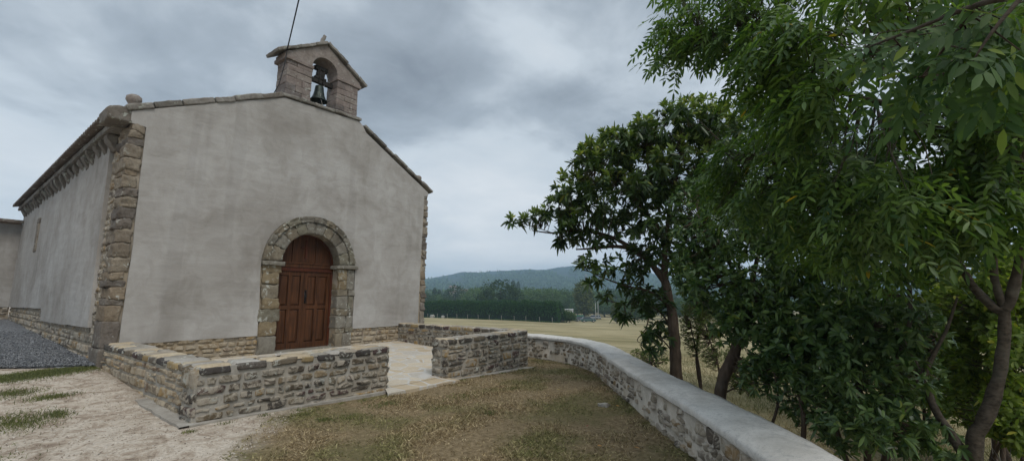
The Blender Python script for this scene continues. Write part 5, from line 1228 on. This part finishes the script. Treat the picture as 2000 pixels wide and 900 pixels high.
py_ = empty('electricity_pylon', gp(1146, 390)); tag(py_, 'faint lattice electricity pylon rising behind the lone olive tree', 'pylon')
b = MB(); Hh = 30
for sx_, sy_ in ((-1, -1), (1, -1), (1, 1), (-1, 1)): b.tube([(sx_ * 2.4, sy_ * 2.4, 0), (sx_ * .5, sy_ * .5, Hh)], [.12, .08], 4)
for k in range(9):
    z0, z1 = Hh * k / 9, Hh * (k + 1) / 9; w0, w1 = 2.4 - 1.9 * k / 9, 2.4 - 1.9 * (k + 1) / 9
    for i in range(4):
        c = [(-1, -1), (1, -1), (1, 1), (-1, 1)]; a, e_ = c[i], c[(i + 1) % 4]
        b.tube([(a[0] * w0, a[1] * w0, z0), (e_[0] * w1, e_[1] * w1, z1)], .05, 4, cap=False); b.tube([(e_[0] * w0, e_[1] * w0, z0), (a[0] * w1, a[1] * w1, z1)], .05, 4, cap=False)
b.build('lattice', m_plain('galvanised_steel', (.3, .32, .33), .6, .4), py_)
for z in (23, 26, 29): b = MB(); b.tube([(-4, 0, z), (0, 0, z + .6), (4, 0, z)], [.05, .12, .05], 5); b.build('crossarm', m_plain('steel_arm', (.3, .32, .33), .6, .4), py_)

# ------------------------------------------------------------------ haze
b = MB(); b.box(-2330, 2340, -2340, 2330, -40, 160)
hz_ = MB.build(b, 'haze', [], None, False); tag(hz_, 'thin bluish air over the valley', 'haze', kind='stuff')
m = bpy.data.materials.new('haze_air'); m.use_nodes = True; nt = m.node_tree; nt.nodes.clear(); ou = nt.nodes.new('ShaderNodeOutputMaterial'); pv = nt.nodes.new('ShaderNodeVolumePrincipled')
pv.inputs['Color'].default_value = (.55, .77, 1.0, 1); pv.inputs['Density'].default_value = .00047; nt.links.new(pv.outputs[0], ou.inputs['Volume']); hz_.data.materials.append(m)

# ------------------------------------------------------------------ world, sun, camera
w = bpy.data.worlds.new('World'); SC.world = w; w.use_nodes = True; nt = w.node_tree; nt.nodes.clear()
def wn(t, **k):
    n = nt.nodes.new(t)
    for a, v in k.items():
        a = a.replace('__', ' ')
        if isinstance(v, bpy.types.NodeSocket): nt.links.new(v, n.inputs[a])
        else: n.inputs[a].default_value = v
    return n
def wm_(op, a, b_=0.0, c_=None):
    n = nt.nodes.new('ShaderNodeMath'); n.operation = op
    for i, v in enumerate((a, b_) if c_ is None else (a, b_, c_)):
        if isinstance(v, bpy.types.NodeSocket): nt.links.new(v, n.inputs[i])
        else: n.inputs[i].default_value = v
    return n.outputs[0]
SUN_EL, SUN_AZ = math.radians(52), math.radians(205)     # azimuth from +Y clockwise
tc = wn('ShaderNodeTexCoord').outputs['Generated']; sep = wn('ShaderNodeSeparateXYZ', Vector=tc); zc = wm_('MAXIMUM', sep.outputs[2], 0.0)
den = wm_('ADD', zc, .16); u_ = wm_('DIVIDE', sep.outputs[0], den); v_ = wm_('DIVIDE', sep.outputs[1], den); cmb = wn('ShaderNodeCombineXYZ', X=u_, Y=v_, Z=0.0)
n1 = wn('ShaderNodeTexNoise', Vector=cmb.outputs[0], Scale=1.05, Detail=8.0, Roughness=.54, Distortion=.25); n2 = wn('ShaderNodeTexNoise', Vector=cmb.outputs[0], Scale=.32, Detail=3.0, Roughness=.5)
n3 = wn('ShaderNodeTexNoise', Vector=cmb.outputs[0], Scale=3.2, Detail=7.0, Roughness=.6, Distortion=.8)
f = wm_('ADD', wm_('ADD', wm_('MULTIPLY', n1.outputs['Fac'], .62), wm_('MULTIPLY', n2.outputs['Fac'], .35)), wm_('MULTIPLY', n3.outputs['Fac'], .12))
hor = wn('ShaderNodeMapRange', Value=zc, **{'From__Min': .02, 'From__Max': .28, 'To__Min': .105, 'To__Max': 0.0}).outputs[0]; f = wm_('ADD', f, hor)
def patch(px, py, rad, amt):
    d_ = ray(px, py).normalized(); dp = wn('ShaderNodeVectorMath'); dp.operation = 'DOT_PRODUCT'; nt.links.new(tc, dp.inputs[0]); dp.inputs[1].default_value = d_
    return wn('ShaderNodeMapRange', Value=dp.outputs['Value'], **{'From__Min': math.cos(rad), 'From__Max': 1.0, 'To__Min': 0.0, 'To__Max': amt}).outputs[0]
for p_ in ((930, 455, .36, .17), (1000, 300, .22, -.03), (840, 60, .25, -.02), (20, 330, .28, .07), (470, 130, .25, .02), (1180, 180, .3, .045), (200, 80, .2, -.03)): f = wm_('ADD', f, patch(*p_))
cr = wn('ShaderNodeValToRGB', Fac=f)
for e, (p, c) in zip([cr.color_ramp.elements[0], cr.color_ramp.elements[1], cr.color_ramp.elements.new(.5), cr.color_ramp.elements.new(.6)], [(.41, (.215, .25, .295, 1)), (.67, (1.0, 1.03, 1.04, 1)), (.515, (.37, .425, .485, 1)), (.59, (.585, .65, .71, 1))]): e.position = p; e.color = c
zen = wn('ShaderNodeMapRange', Value=zc, **{'From__Min': .58, 'From__Max': 1.0, 'To__Min': 1.0, 'To__Max': 1.7}).outputs[0]
sc1 = wn('ShaderNodeVectorMath', ); sc1.operation = 'SCALE'; nt.links.new(cr.outputs[0], sc1.inputs[0]); nt.links.new(zen, sc1.inputs['Scale'])
sky = wn('ShaderNodeTexSky'); sky.sky_type = 'NISHITA'; sky.sun_disc = False; sky.sun_elevation = SUN_EL; sky.sun_rotation = SUN_AZ
bg1 = wn('ShaderNodeBackground', Color=sky.outputs[0], Strength=.06); bg2 = wn('ShaderNodeBackground', Color=sc1.outputs[0], Strength=1.0)
mxs = wn('ShaderNodeMixShader', Fac=.93); nt.links.new(bg1.outputs[0], mxs.inputs[1]); nt.links.new(bg2.outputs[0], mxs.inputs[2])
wo = wn('ShaderNodeOutputWorld'); nt.links.new(mxs.outputs[0], wo.inputs['Surface'])
sl = bpy.data.lights.new('sun', 'SUN'); sl.energy = 1.5; sl.angle = math.radians(28); sl.color = (1, .95, .88); so = bpy.data.objects.new('sun', sl); COL.objects.link(so)
dirv = Vector((math.sin(SUN_AZ) * math.cos(SUN_EL), math.cos(SUN_AZ) * math.cos(SUN_EL), math.sin(SUN_EL))); so.rotation_euler = dirv.to_track_quat('Z', 'Y').to_euler()
cd = bpy.data.cameras.new('camera'); cd.sensor_width = 36; cd.lens = 36 * F / 2000; cd.clip_end = 8000; cd.clip_start = .05
co = bpy.data.objects.new('camera', cd); COL.objects.link(co); co.location = (CX, CY, CZ)
co.rotation_euler = (PI / 2 + PITCH, 0, -YAW); SC.camera = co
SC.view_settings.view_transform = 'Standard'; SC.view_settings.look = 'None'; SC.view_settings.exposure = 0.16; SC.view_settings.gamma = 1.0
cy_ = SC.cycles; cy_.use_denoising = True; cy_.max_bounces = 6; cy_.diffuse_bounces = 3; cy_.transmission_bounces = 4; cy_.volume_bounces = 1; cy_.transparent_max_bounces = 4
try: cy_.denoiser = 'OPENIMAGEDENOISE'
except Exception: pass
